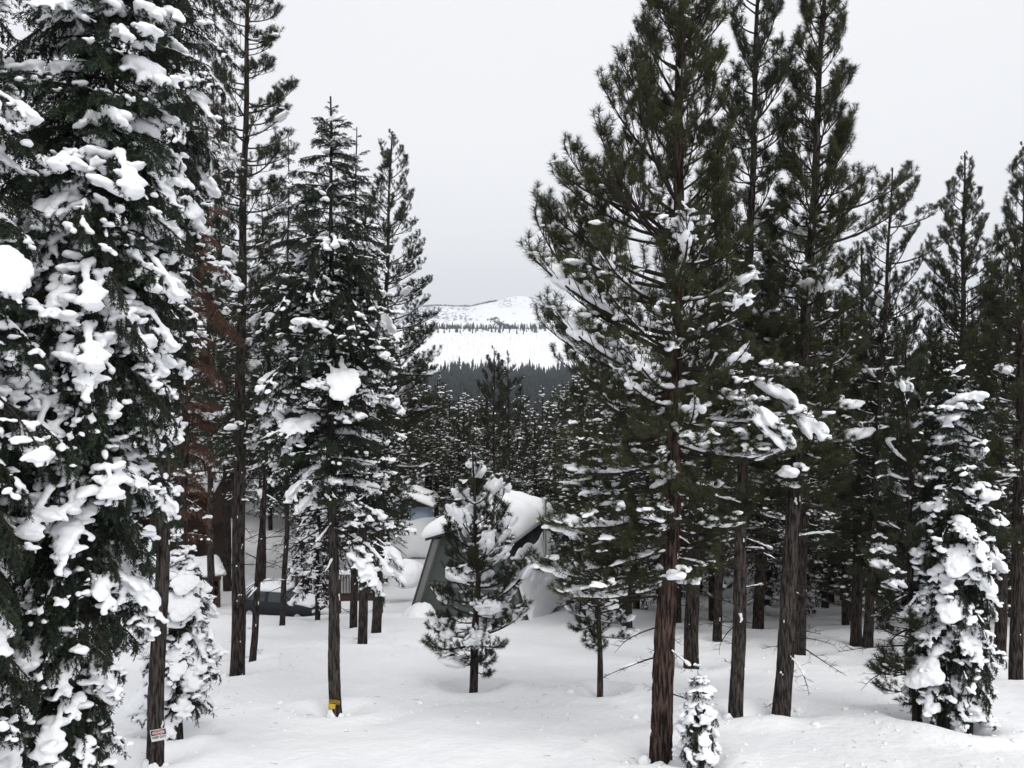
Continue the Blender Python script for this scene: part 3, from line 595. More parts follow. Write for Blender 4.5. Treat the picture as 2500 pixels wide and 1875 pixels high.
def make_mountain():
    nx, ny = 420, 90
    d0, d1 = 2950., 5600.
    px = np.linspace(-900, 3400, nx); U = np.linspace(0, 1, ny)
    PX, UU = np.meshgrid(px, U)
    ridge = np.interp(PX, [-900, 0, 500, 880, 960, 1000, 1060, 1150, 1180, 1240, 1268, 1300, 1400, 1600, 2000, 2600, 3400], [860, 800, 775, 782, 762, 750, 746, 749, 742, 728, 722, 726, 734, 738, 748, 780, 850])
    foot = 802 + 0 * PX
    D = d0 + (d1 - d0) * UU
    # height as a fraction of the ridge line, concave bowl then steep headwall
    f = np.where(UU < .8, (UU / .8) ** 1.25, 1 - (UU - .8) * 1.2)
    py = foot + (ridge - foot) * f
    X = (PX - 1250) / F * D; Z = CZ + (HZ - py) / F * (d0 + (d1 - d0) * np.minimum(UU, .8))
    rough = fbm(X / 420, D / 420, 5); Z = Z + rough * 60 * np.sin(np.clip(UU / .8, 0, 1) * PI) + 8 * fbm(X / 60, D / 60, 3) * (UU > 0)
    crag = np.clip(1.4 - np.abs((PX - 1010) / 75.) ** 2, 0, 1) * np.clip((UU - .12) * 4, 0, 1) + np.clip(1 - ((PX - 1125) / 55.) ** 2, 0, 1) * np.clip((UU - .2) * 4, 0, .9) * .9 + .5 * np.clip(vnoise(X / 500 + 7, D / 800) * 3, 0, 1) + .75 * np.exp(-((PX - 1235) / 30) ** 2) * (UU > .62) + .8 * np.exp(-((PX - 1330) / 40) ** 2) * (UU > .55) + .7 * np.exp(-((PX - 1290 - 40 * (1 - UU)) / 10) ** 2)
    V = np.stack([X, D, Z], -1).reshape(-1, 3)
    i = np.arange(ny - 1)[:, None]; j = np.arange(nx - 1)[None]
    q = np.stack([i * nx + j, i * nx + j + 1, (i + 1) * nx + j + 1, (i + 1) * nx + j], -1).reshape(-1, 4)
    T = np.concatenate([q[:, [0, 1, 2]], q[:, [0, 2, 3]]])
    me = build_mesh('mountain', (V, T, np.zeros(len(T))), [M['rock']], True)
    a = me.attributes.new('crag', 'FLOAT', 'POINT'); a.data.foreach_set('value', crag.astype(np.float32).ravel())
    link('mountain', me, kind='structure')
    # wind-bent trees along the far ridge and in the dark gully
    g = Geo(); rs = np.random.RandomState(4)
    def fartree(x, d, z, h, g=g):
        V = []; k = 5; th = rs.rand() * 6
        for lv in range(3):
            r = h * .17 * (1 - lv * .26) * rs.uniform(.8, 1.25); z0 = h * (.08 + lv * .27)
            g.add([[x + r * math.cos(th + a * 2 * PI / k), d + r * math.sin(th + a * 2 * PI / k), z + z0] for a in range(k)] + [[x, d, z + min(h, z0 + h * .45)]], [[a, (a + 1) % k, k] for a in range(k)])
    iu = int(.8 * (ny - 1))
    for q_ in range(560):
        p = rs.uniform(1035, 1215); fx = (p + 900) / 4300 * (nx - 1); jx = int(fx); fx -= jx; v = (1 - fx) * np.array([X[iu, jx], D[iu, jx], Z[iu, jx]]) + fx * np.array([X[iu, jx + 1], D[iu, jx + 1], Z[iu, jx + 1]])
        u_ = rs.rand(); fartree(v[0] + rs.uniform(-8, 8), v[1] - u_ * 30, v[2] - 2 - u_ * 5, rs.uniform(8, 15))
    for q_ in range(420):
        t = rs.rand(); p = 1205 + 45 * t + rs.randn() * 4; uu = .40 - .34 * t + rs.randn() * .018; ii = int(np.clip(uu, .01, .7) * (ny - 1)); jx = int((p + 900) / 4300 * (nx - 1))
        fartree(X[ii, jx] + rs.uniform(-12, 12), D[ii, jx] + rs.uniform(-12, 12), Z[ii, jx] - 3, rs.uniform(8, 15))
    link('mountain_trees', build_mesh('mountain_trees', g.arrays(), [M['far']]), kind='stuff', label='dark fringe of tiny trees along the snowy ridge and gully', cat='forest')
    # belt of trees at the top of the burnt slope
    g2 = Geo()
    for q_ in range(3300):
        d = 2960 - 420 * rs.rand() ** 2.6; p = rs.uniform(-500, 3000); x = (p - 1250) / F * d
        if vnoise(x / 90, d / 120) < -.22 and rs.rand() < .7: continue
        fartree(x, d, float(gz(x, d)) - 1, rs.uniform(12, 27), g2)
    link('treeline', build_mesh('treeline', g2.arrays(), [M['far']]), kind='stuff', label='dark belt of conifers along the top of the burnt slope', cat='forest')
    # burnt snags over the open slope
    g3 = Geo(); n = 3600
    d = 1650 + 1150 * rs.rand(n); p = rs.uniform(700, 1800, n); x = (p - 1250) / F * d; z = gz(x, d)
    den = vnoise(x / 170 + 3, d / 170); keep = den + rs.rand(n) * .8 > .25; x, d, z = x[keep], d[keep], z[keep]
    for a, b, c in zip(x, d, z):
        h = rs.uniform(8, 20); w_ = .16; l = rs.randn() * .5
        g3.add([[a - w_, b, c - 1], [a + w_, b, c - 1], [a + l, b, c + h], [a, b - w_, c - 1], [a, b + w_, c - 1]], [[0, 1, 2], [3, 4, 2]])
    link('burnt_snags', build_mesh('burnt_snags', g3.arrays(), [M['snag']]), kind='stuff', label='thin burnt tree snags dotting the open white slope', cat='snags')
    # dark forest filling the valley side below the burnt slope
    g4 = Geo()
    for q_ in range(9000):
        d = 330 + 1400 * rs.rand() ** .8; p = rs.uniform(300, 2300); x = (p - 1250) / F * d
        if d > 1500 + 520 * fbm(x / 75 + 2, 3.3, 3) + abs(rs.randn()) * 60: continue
        fartree(x, d, float(gz(x, d)) - 1, rs.uniform(15, 26) * (1.15 if rs.rand() < .1 else 1), g4)
    link('valley_forest', build_mesh('valley_forest', g4.arrays(), [M['far']]), kind='stuff', label='blue-dark conifer forest filling the valley under the burnt slope', cat='forest')
make_mountain()
def make_haze():
    m = bpy.data.materials.new('haze_air'); m.use_nodes = True; t = m.node_tree; t.nodes.clear()
    o = t.nodes.new('ShaderNodeOutputMaterial'); v = t.nodes.new('ShaderNodeVolumePrincipled')
    v.inputs['Color'].default_value = (.80, .88, 1, 1); v.inputs['Density'].default_value = .00010; v.inputs['Anisotropy'].default_value = .2
    t.links.new(v.outputs[0], o.inputs['Volume'])
    link('haze', box((-6600, -6600, -60), (6600, 6600, 800), m, 'haze'), kind='stuff')
make_haze()

# ------------------------------------------------------------------ buildings
M['siding'] = mat('grey_green_siding', (.085, .098, .095), .8, .2, bump=(3, (.2, 1, 14), .35, .02))
M['trim'] = mat('grey_trim', (.17, .17, .16), .7)
M['soffit'] = mat('dark_fascia', (.05, .045, .042), .8)
M['brown'] = mat('brown_siding', (.075, .046, .034), .85, noise=(6, (.3, .3, 6), (.05, .032, .025), .3, .7))
M['dkbrown'] = mat('dark_brown_wood', (.055, .038, .030), .85)
M['plywood'] = mat('tan_plywood', (.30, .22, .135), .8, noise=(3, (1, 1, .5), (.22, .16, .10), .3, .7))
M['glass'] = mat('window_glass', (.03, .045, .055), .08, .5)
M['whitetrim'] = mat('white_trim', (.72, .72, .70), .5)
M['metal'] = mat('stovepipe_metal', (.55, .55, .56), .35, .5, metal=.9)
M['blue'] = mat('pale_blue_siding', (.36, .44, .54), .7)
M['shingle'] = mat('dark_shingle', (.05, .05, .052), .95, bump=(20, (1, 1, 1), .6, .02))
def snow_slab(name, parent, fn, nu, nv, th, m=None, seed=0, edge=.18, amp=.06):
    """rounded snow blanket: fn(u,v)->point, thickness th along z, swelling edges"""
    rs = np.random.RandomState(seed); u = np.linspace(0, 1, nu); v = np.linspace(0, 1, nv); top = []; bot = []
    for b in v:
        for a in u:
            p = np.array(fn(a, b)); e = min(a, 1 - a, b, 1 - b) / edge; k = math.sqrt(max(0, 1 - (1 - min(1, e)) ** 2))
            nz = amp * float(fbm(a * 4 + seed * 3.1, b * 4 + seed, 3)) * 2
            top.append(p + [0, 0, .04 + (th + nz) * (.25 + .75 * k)]); bot.append(p + [0, 0, -.015])
    V = np.array(top + bot); n = nu * nv; T = []
    for i in range(nv - 1):
        for j in range(nu - 1):
            a, b, c, d = i * nu + j, i * nu + j + 1, (i + 1) * nu + j + 1, (i + 1) * nu + j
            T += [[a, b, c], [a, c, d], [n + a, n + c, n + b], [n + a, n + d, n + c]]
    def rim(seq):
        for s_, e_ in zip(seq[:-1], seq[1:]): T.extend([[s_, n + s_, n + e_], [s_, n + e_, e_]])
    rim([j for j in range(nu)]); rim([i * nu + nu - 1 for i in range(nv)]); rim([(nv - 1) * nu + j for j in range(nu)][::-1]); rim([i * nu for i in range(nv)][::-1])
    me = build_mesh(name, (V, np.array(T), np.zeros(len(T))), [M['snow']], True)
    return link(name, me, parent)
def prism(P2, y0, y1, m, name):
    """polygon in XZ extruded along Y"""
    n = len(P2); V = [(x, y0, z) for x, z in P2] + [(x, y1, z) for x, z in P2]
    return quads(V, [tuple(range(n)), tuple(range(2 * n - 1, n - 1, -1))] + [(i, i + n, (i + 1) % n + n, (i + 1) % n) for i in range(n)], [m], name)

def cabin():
    d = 41.0; c = at(1148, 1500, d); c.z = float(gz(c.x, c.y, False)) - .2
    r = link('a_frame_cabin', None, None, c, 'grey-green A-frame cabin under a thick rounded cap of snow', 'cabin'); r.rotation_euler.z = math.radians(-15)
    zt = CZ + (HZ - 1316) / F * d - c.z      # eave height of the cap roof
    hb, ht = 3.05, 1.62; D = 8.2
    w0 = [(-hb, -.3), (hb, -.3), (ht, zt), (-ht, zt)]
    link('front_wall', prism(w0, 0, .12, M['siding'], 'front_wall'), r); link('back_wall', prism(w0, D - .12, D, M['siding'], 'back_wall'), r)
    # belt board and horizontal siding boards (each its own board)
    def wx(z): return hb + (ht - hb) * (z + .3) / (zt + .3)
    for k in range(17):
        z = -.2 + k * .235
        if z + .22 > zt: break
        a, b = wx(z) - .06, wx(z + .225) - .06
        link('siding_board', quads([(-a, -.035, z), (a, -.035, z), (b, -.018, z + .225), (-b, -.018, z + .225), (-a, 0, z), (a, 0, z)], [(0, 1, 2, 3), (0, 4, 5, 1)], [M['siding']], 'siding_board'), r)
    zb = CZ + (HZ - 1432) / F * d - c.z
    link('belt_board', box((-wx(zb) + .05, -.075, zb - .09), (wx(zb) - .05, -.037, zb + .10), M['trim'], 'belt_board'), r)
    for s_ in (-1, 1):
        q = [(s_ * (hb + .16), -.4), (s_ * (hb - .12), -.4), (s_ * (ht - .12), zt), (s_ * (ht + .16), zt)]
        if s_ > 0: q = q[::-1]
        link('rake_board', prism(q, -.42, -.06, M['trim'], 'rake_board'), r)
        q = [(s_ * (hb + .26), -.4), (s_ * (hb + .165), -.4), (s_ * (ht + .165), zt), (s_ * (ht + .26), zt)]
        if s_ > 0: q = q[::-1]
        link('side_roof', prism(q, -.45, D + .3, M['shingle'], 'side_roof'), r)
    # cap roof: two shallow slopes falling to the sides, ridge running back
    zr = zt + .75
    for s_ in (-1, 1):
        q = [(0, zr), (0, zr - .14), (s_ * (ht + .55), zt - .10), (s_ * (ht + .55), zt + .04)]
        if s_ < 0: q = q[::-1]
        link('cap_roof', prism(q, -.62, D + .5, M['soffit'], 'cap_roof'), r)
    link('gable_wall', prism([(-ht, zt + .01), (ht, zt + .01), (0, zr - .15)], .004, .11, M['siding'], 'gable_wall'), r)
    W = ht + .75
    def cap(a, b):
        x = -W + 2 * W * a; return (x, -.75 + (D + 1.4) * b, zr + .01 - (zr - zt + .02) * abs(x) / W)
    snow_slab('roof_snow', r, cap, 34, 40, .85, seed=3, edge=.22, amp=.16)
    def side(a, b):
        z = -.35 + (zt * .80) * a; x = hb + (ht - hb) * (z + .3) / (zt + .3) + .27; return (x, -.30 + (D + .5) * b, z)
    snow_slab('side_snow', r, side, 34, 50, .55, seed=5, edge=.12, amp=.30)
    def side2(a, b):
        z = -.35 + (zt * .80) * a; x = -(hb + (ht - hb) * (z + .3) / (zt + .3)) - .27; return (x, D + .2 - (D + .5) * b, z)
    snow_slab('side_snow', r, side2, 18, 26, .5, seed=6, edge=.14, amp=.12)
    for s_, zz, ww, hh in ((-.45, 2.35, .5, .7), (.75, 2.35, .5, .7)):
        wnd = link('window', box((s_ - ww / 2 - .07, -.09, zz - hh / 2 - .07), (s_ + ww / 2 + .07, -.04, zz + hh / 2 + .07), M['trim'], 'window'), r)
        link('pane', box((s_ - ww / 2, -.10, zz - hh / 2), (s_ + ww / 2, -.092, zz + hh / 2), M['glass'], 'pane'), wnd)
    g = Geo(); px_, py_ = ht + 1.05, D * .62; zc = CZ + (HZ - 1222) / F * 46 - c.z
    g.tube([(px_, py_, .8), (px_, py_, zc)], .10, 12); g.tube([(px_, py_, zc - .35), (px_, py_, zc - .28)], .16, 12); g.tube([(px_, py_, zc - .02), (px_, py_, zc + .22)], .16, 12)
    g.add([(px_ + .17 * math.cos(a), py_ + .17 * math.sin(a), zc + .22) for a in np.arange(12) * PI / 6] + [(px_, py_, zc + .34)], [[i, (i + 1) % 12, 12] for i in range(12)])
    link('stovepipe', build_mesh('stovepipe', g.arrays(), [M['metal']], True), r)
cabin()

def house():
    d = 62.; c = at(482, 1450, d); c.z = float(gz(c.x, c.y, False)) - .3
    r = link('brown_house', None, None, c, 'brown two-storey house half hidden behind the dead rust fir', 'house'); r.rotation_euler.z = math.radians(-2)
    zt = CZ + (HZ - 1192) / F * d - c.z; z1 = CZ + (HZ - 1286) / F * d - c.z
    link('upper_wall', box((-4.2, 0, z1), (1.0, 6, zt), M['brown'], 'upper_wall'), r)
    for k in range(int((zt - z1) / .3)):
        link('siding_board', box((-4.22, -.05 + .012 * (k % 2), z1 + .30 * k + .02), (1.02, -.002, z1 + .30 * k + .29), M['brown'], 'siding_board'), r)
    link('lower_wall', box((-4.2, 1.2, -.3), (.2, 6, z1 - .004), M['dkbrown'], 'lower_wall'), r)
    link('floor_beam', box((-4.25, -.12, z1 - .42), (1.05, .15, z1 - .006), M['dkbrown'], 'floor_beam'), r)
    for x in (-3.9, .85): link('post', box((x - .12, -.1, -.3), (x + .12, .14, z1 - .425), M['dkbrown'], 'post'), r)
    for x0 in (.15 - 1.15, -3.0):
        zz = CZ + (HZ - 1232) / F * d - c.z
        wnd = link('window', box((x0 - .62, -.11, zz - .62), (x0 + .62, -.055, zz + .62), M['whitetrim'], 'window'), r)
        for q in (-.29, .29): link('pane', box((x0 + q - .24, -.125, zz - .52), (x0 + q + .24, -.112, zz + .52), M['glass'], 'pane'), wnd)
    rv = [(x, y, z) for x in (-4.9, 1.6) for y, z in ((-.8, zt - .25), (-.8, zt - .1), (3, zt + 2.1), (6.8, zt - .1), (6.8, zt - .25), (3, zt + 1.95))]
    link('roof', quads(rv, [(0, 1, 2, 5), (2, 3, 4, 5), (6, 11, 8, 7), (8, 11, 10, 9), (1, 7, 8, 2), (2, 8, 9, 3), (0, 5, 11, 6), (5, 4, 10, 11), (0, 6, 7, 1), (3, 9, 10, 4)], [M['soffit']], 'roof'), r)
    def rf(a, b):
        x = -5.0 + 6.7 * a; y = -.95 + 7.9 * b; return (x, y, zt + 2.12 - 2.2 * abs(y - 3) / 3.8)
    snow_slab('roof_snow', r, rf, 20, 16, .6, seed=9)
house()
def blue_house():
    d = 78.; c = at(1045, 1330, d); c.z = float(gz(c.x, c.y, False)) - .3
    r = link('blue_house', None, None, c, 'pale blue house glimpsed left of the cabin roof', 'house')
    zt = CZ + (HZ - 1236) / F * d - c.z
    link('wall', box((-3.6, 0, -.2), (.0, 5, zt), M['blue'], 'wall'), r)
    link('roof', prism([(-4.1, zt + .003), (.5, zt + .003), (-1.8, zt + .9)], -.5, 5.5, M['soffit'], 'roof'), r)
    def rf(a, b):
        x = -4.25 + 4.9 * a; return (x, -.75 + 6.5 * b, zt + .93 - .9 * abs(x + 1.8) / 2.3)
    snow_slab('roof_snow', r, rf, 16, 14, .55, seed=12)
    w_ = link('window', box((-2.3, -.06, zt - 1.1), (-1.7, -.004, zt - .5), M['whitetrim'], 'window'), r); link('pane', box((-2.23, -.075, zt - 1.03), (-1.77, -.062, zt - .57), M['glass'], 'pane'), w_)
blue_house()
def banks():
    rs = np.random.RandomState(15)
    for px, py, d, rx, ry, rz in ((1015, 1262, 70, 5, 3, 1.9), (1000, 1360, 50, 1.6, 1.5, 1.0), (1030, 1470, 40.5, 1.0, .8, .7), (600, 1400, 58, 4, 2, 1.0)):
        g = Geo(); c = at(px, py, d)
        for q in range(7): ellip(g, np.array([rs.uniform(-.5, .5) * rx, rs.uniform(-.4, .4) * ry, rs.uniform(-.3, 0) * rz]), np.array([rx * .6, ry * .7, rz]))
        link('snow_bank', remeshed(g, rx / 22, 6, .12, .8), None, (c.x, c.y, c.z - rz), kind='structure')
banks()
def shed():
    d = 47.; c = at(494, 1478, d); c.z = float(gz(c.x, c.y, False)) - .15
    r = link('wooden_shed', None, None, c, 'small open-fronted wooden shed with snow on its slanting roof', 'shed'); r.rotation_euler.z = math.radians(28)
    H = CZ + (HZ - 1405) / F * d - c.z; W_, D_ = 1.0, 1.9
    for k in range(7):   # side boards
        a = k * D_ / 7
        link('board', box((W_ - .05, a + .006, 0), (W_, a + D_ / 7 - .006, H - .08 + .26 * (a / D_)), M['plywood'], 'board'), r)
    for k in range(6):
        a = k * D_ / 6; link('board', box((-W_, a + .006, 0), (-W_ + .05, a + D_ / 6 - .006, H - .08 + .26 * (a / D_)), M['dkbrown'], 'board'), r)
    link('back_panel', box((-W_, D_, 0), (W_, D_ + .05, H + .15), M['dkbrown'], 'back_panel'), r)
    for z in (.05, .62, 1.18): link('shelf', box((-W_ + .055, .1, z), (W_ - .055, D_ - .01, z + .05), M['brown'], 'shelf'), r)
    for z in (.0, .30, .58): link('front_board', box((-W_, -.055, z + .0), (W_ * .98, -.006, z + .26), M['dkbrown'], 'front_board'), r)
    link('lintel', box((-W_ - .02, -.06, H - .35), (W_ + .02, -.01, H - .09), M['brown'], 'lintel'), r)
    q = [(-W_ - .2, H - .07), (W_ + .2, H - .07), (W_ + .2, H), (-W_ - .2, H)]
    o = link('roof', quads([(-W_ - .2, -.35, H - .07), (W_ + .2, -.35, H - .07), (W_ + .2, D_ + .3, H + .30), (-W_ - .2, D_ + .3, H + .30), (-W_ - .2, -.35, H), (W_ + .2, -.35, H), (W_ + .2, D_ + .3, H + .37), (-W_ - .2, D_ + .3, H + .37)],
             [(0, 3, 2, 1), (4, 5, 6, 7), (0, 1, 5, 4), (1, 2, 6, 5), (2, 3, 7, 6), (3, 0, 4, 7)], [M['plywood']], 'roof'), r)
    snow_slab('roof_snow', r, lambda a, b: (-W_ - .24 + (2 * W_ + .48) * a, -.4 + (D_ + .75) * b, H + .01 + .37 * b), 14, 14, .42, seed=14, edge=.3)
shed()
def deck():
    d = 43.; c = at(810, 1480, d); c.z = float(gz(c.x, c.y, False))
    r = link('deck_railing', None, None, c, 'dark wooden railing with vertical pickets and snow on its corner post', 'railing'); r.rotation_euler.z = math.radians(4)
    zt = CZ + (HZ - 1402) / F * d - c.z; zb = CZ + (HZ - 1452) / F * d - c.z; x0 = (722 - 810) / F * d; x1 = (935 - 810) / F * d
    link('top_rail', box((x0, -.06, zt - .06), (x1, .06, zt), M['dkbrown'], 'top_rail'), r); link('bottom_rail', box((x0, -.03, zb), (x1, .03, zb + .07), M['dkbrown'], 'bottom_rail'), r)
    me = box((-.025, -.05, zb - .06), (.025, -.064 + .03, zt - .062), M['dkbrown'], 'picket')
    n = int((x1 - x0) / .15)
    for k in range(n): link('picket', me, r, (x0 + .1 + k * .15, -.02, 0))
    for x in (x0 + .1, (x0 + x1) / 2, x1 - .1): link('post', box((x - .08, -.1, -.6), (x + .08, .08, zt + .12), M['dkbrown'], 'post'), r)
    link('joist', box((x0, -.12, zb - .32), (x1, .3, zb - .07), M['dkbrown'], 'joist'), r)
    snow_slab('rail_snow', r, lambda a, b: (x0 + (x1 - x0) * b, .13 - .26 * a, zt + .0), 8, 40, .16, seed=20, edge=.3, amp=.05)
    g = Geo(); rs = np.random.RandomState(2)
    for q in range(5): ellip(g, np.array([x0 + .1 + rs.uniform(-.08, .08), rs.uniform(-.06, .06), zt + .22]), np.array([.34, .26, .34]))
    link('snow_clump', remeshed(g, .04, 3, .03, .2), r)
deck()

def car():
    d = 42.5; c = at(690, 1505, d); c.z = float(gz(c.x, c.y, False)) - .12
    r = link('parked_car', None, None, c, 'dark parked car half buried in snow beside the railing', 'car'); r.rotation_euler.z = math.radians(-14)
    M['paint'] = mat('dark_blue_paint', (.010, .013, .017), .5, .3); M['tyre'] = mat('tyre_rubber', (.02, .02, .02), .9)
    M['carglass'] = mat('car_glass', (.05, .06, .065), .35, .3); M['lamp'] = mat('tail_lamp', (.25, .02, .02), .3)
    import bmesh
    # body of stations along X (length), a rounded section across Y
    st = [(-2.15, .55, .78, .74), (-2.05, .45, .98, .84), (-1.5, .38, 1.02, .90), (-.9, .36, 1.02, .92), (0, .36, 1.02, .92), (.9, .36, .98, .92), (1.6, .38, .92, .90), (2.0, .42, .82, .84), (2.15, .50, .70, .72)]
    V = []; Q = []
    for x, lo, hi, hw in st:
        for yy, zz in ((-hw, lo + .08), (-hw * 1.0, (lo + hi) / 2), (-hw * .97, hi - .08), (-hw * .86, hi), (hw * .86, hi), (hw * .97, hi - .08), (hw, (lo + hi) / 2), (hw, lo + .08), (hw * .9, lo), (-hw * .9, lo)): V.append((x, yy, zz))
    k = 10
    for i in range(len(st) - 1):
        for j in range(k): Q.append((i * k + j, i * k + (j + 1) % k, (i + 1) * k + (j + 1) % k, (i + 1) * k + j))
    Q += [tuple(range(k))[::-1], tuple(range((len(st) - 1) * k, len(st) * k))]
    link('body', quads(V, Q, [M['paint']], 'body', True), r)
    cb = [(-1.95, 1.0, .82), (-1.45, 1.50, .68), (-.2, 1.56, .68), (.35, 1.50, .68), (1.05, .99, .80)]
    def cabpt(i, s_): return (cb[i][0], s_ * cb[i][2], cb[i][1])
    V = [(-1.95, -.84, .99), (1.05, -.84, .97), (1.05, .84, .97), (-1.95, .84, .99), (-1.4, -.68, 1.5), (.35, -.68, 1.5), (.35, .68, 1.5), (-1.4, .68, 1.5)]
    link('cabin_roof', quads(V, [(4, 5, 6, 7), (0, 1, 5, 4), (1, 2, 6, 5), (2, 3, 7, 6), (3, 0, 4, 7)], [M['paint']], 'cabin_roof'), r)
    def gl(name, pts, off):
        P = [Vector(p) for p in pts]; n = (P[1] - P[0]).cross(P[2] - P[0]).normalized(); ctr = sum(P, Vector()) / 4
        A_ = [ctr + (p - ctr) * .9 + n * off for p in P]; B_ = [a - n * .02 for a in A_]
        link(name, quads(A_ + B_, [(0, 1, 2, 3), (7, 6, 5, 4)] + [(i, i + 4, (i + 1) % 4 + 4, (i + 1) % 4) for i in range(4)], [M['carglass']], name), r)
    gl('side_window', [V[0], (-.5, -.84, .98), (-.5, -.68, 1.5), V[4]], .008); gl('side_window', [(-.42, -.84, .98), V[1], V[5], (-.42, -.68, 1.5)], .008)
    gl('windscreen', [V[1], V[2], V[6], V[5]], .008); gl('rear_window', [V[3], V[0], V[4], V[7]], .008)
    for x in (-1.35, 1.35):
        for y in (-.82, .82):
            g = Geo(); g.tube([(x, y - .11, .33), (x, y - .10, .33), (x, y + .10, .33), (x, y + .11, .33)], [.24, .33, .33, .24], 18)
            wh = link('wheel', build_mesh('wheel', g.arrays(), [M['tyre']], True), r)
            g = Geo(); g.tube([(x, y - .125, .33), (x, y + .125, .33)], .19, 12); V2 = [(x + .19 * math.cos(a), y - .125, .33 + .19 * math.sin(a)) for a in np.arange(12) * PI / 6]; g.add(V2 + [(x, y - .10, .33)], [[i, (i + 1) % 12, 12] for i in range(12)])
            link('rim', build_mesh('rim', g.arrays(), [M['metal']], True), wh)
    for y in (-.66, .66): link('tail_light', box((-2.17, y - .14, .72), (-2.10, y + .14, .88), M['lamp'], 'tail_light'), r); link('headlight', box((2.10, y - .16, .60), (2.17, y + .16, .72), M['whitetrim'], 'headlight'), r)
    snow_slab('roof_snow', r, lambda a, b: (-1.5 + 1.95 * a, -.72 + 1.44 * b, 1.50), 16, 12, .30, seed=31, edge=.4)
    snow_slab('hood_snow', r, lambda a, b: (1.05 + 1.0 * a, -.8 + 1.6 * b, .985 - .14 * a), 10, 12, .22, seed=32, edge=.4)
    snow_slab('trunk_snow', r, lambda a, b: (-2.12 + .22 * a, -.75 + 1.5 * b, .99), 6, 12, .2, seed=33, edge=.45)
car()

# ------------------------------------------------------------------ signs nailed to the trunks
def text_mesh(body, size, m, sx=1., bold=.0, shear=0):
    c = bpy.data.curves.new('txt', 'FONT'); c.body = body; c.size = size; c.align_x = 'CENTER'; c.align_y = 'CENTER'; c.offset = bold; c.shear = shear; c.extrude = .0006
    o = bpy.data.objects.new('txt', c); S.collection.objects.link(o); dg = bpy.context.evaluated_depsgraph_get()
    me = bpy.data.meshes.new_from_object(o.evaluated_get(dg)); bpy.data.objects.remove(o)
    V = np.zeros(len(me.vertices) * 3); me.vertices.foreach_get('co', V); V = V.reshape(-1, 3)
    V = np.stack([V[:, 0] * sx, -V[:, 2], V[:, 1]], 1); me.vertices.foreach_set('co', V.astype(np.float32).ravel()); me.materials.clear(); me.materials.append(m); me.update(); return me
M['sw'] = mat('sign_white', (.72, .72, .70), .5); M['sb'] = mat('sign_black', (.012, .012, .012), .5); M['sr'] = mat('sign_red', (.42, .02, .035), .5)
M['sy'] = mat('sign_yellow', (.62, .42, .045), .5, noise=(14, (1, 1, 1), (.50, .33, .04), .3, .7))
def plate(name, w_, h_, t, m, y=0): return box((-w_ / 2, y - t, -h_ / 2), (w_ / 2, y, h_ / 2), m, name)
def sign_danger():
    d = solve_depth(378, 1850) - .18; c = at(388, 1794, d)
    r = link('danger_sign', plate('danger_sign', .262, .190, .004, M['sw']), None, c, 'white, red and black DANGER KEEP OUT sign nailed to a trunk', 'sign'); r.rotation_euler = (0, math.radians(-9), math.radians(4))
    link('black_panel', box((-.120, -.0065, .000), (.120, -.0045, .084), M['sb'], 'black_panel'), r)
    def oval(a, b, y, m, nm):
        th = np.arange(28) * 2 * PI / 28; V = [(a * math.cos(t), y, .042 + b * math.sin(t)) for t in th] + [(a * math.cos(t), y + .0015, .042 + b * math.sin(t)) for t in th]
        link(nm, quads(V, [tuple(range(28))] + [(i, (i + 1) % 28, (i + 1) % 28 + 28, i + 28) for i in range(28)], [m], nm), r)
    oval(.104, .037, -.0085, M['sw'], 'oval_rim'); oval(.098, .032, -.0105, M['sr'], 'red_oval')
    link('lettering', text_mesh('DANGER', .046, M['sw'], 1.02, .0012, .15), r, (0, -.0118, .042))
    link('lettering', text_mesh('KEEP OUT', .048, M['sb'], 1.0, .0016), r, (0, -.0052, -.036))
def sign_caution():
    d = solve_depth(820, 1735) - .17; c = at(816, 1714, d)
    r = link('caution_sign', plate('caution_sign', .225, .085, .004, M['sy']), None, c, 'yellow and black CAUTION sign at the foot of a trunk', 'sign'); r.rotation_euler = (0, math.radians(7), 0)
    link('black_panel', box((-.107, -.0065, -.036), (.107, -.0045, .036), M['sb'], 'black_panel'), r)
    link('lettering', text_mesh('CAUTION', .066, M['sy'], .76, .001), r, (0, -.0078, 0))
    link('yellow_panel', box((-.116, -.005, -.145), (.035, .001, -.045), M['sy'], 'yellow_panel'), r)
sign_danger(); sign_caution()
# ------------------------------------------------------------------ build the near trees
for s in SPECS:
    s = dict(s); s.setdefault('group', None); s.pop('well', None)
    tree(well=0, **s)
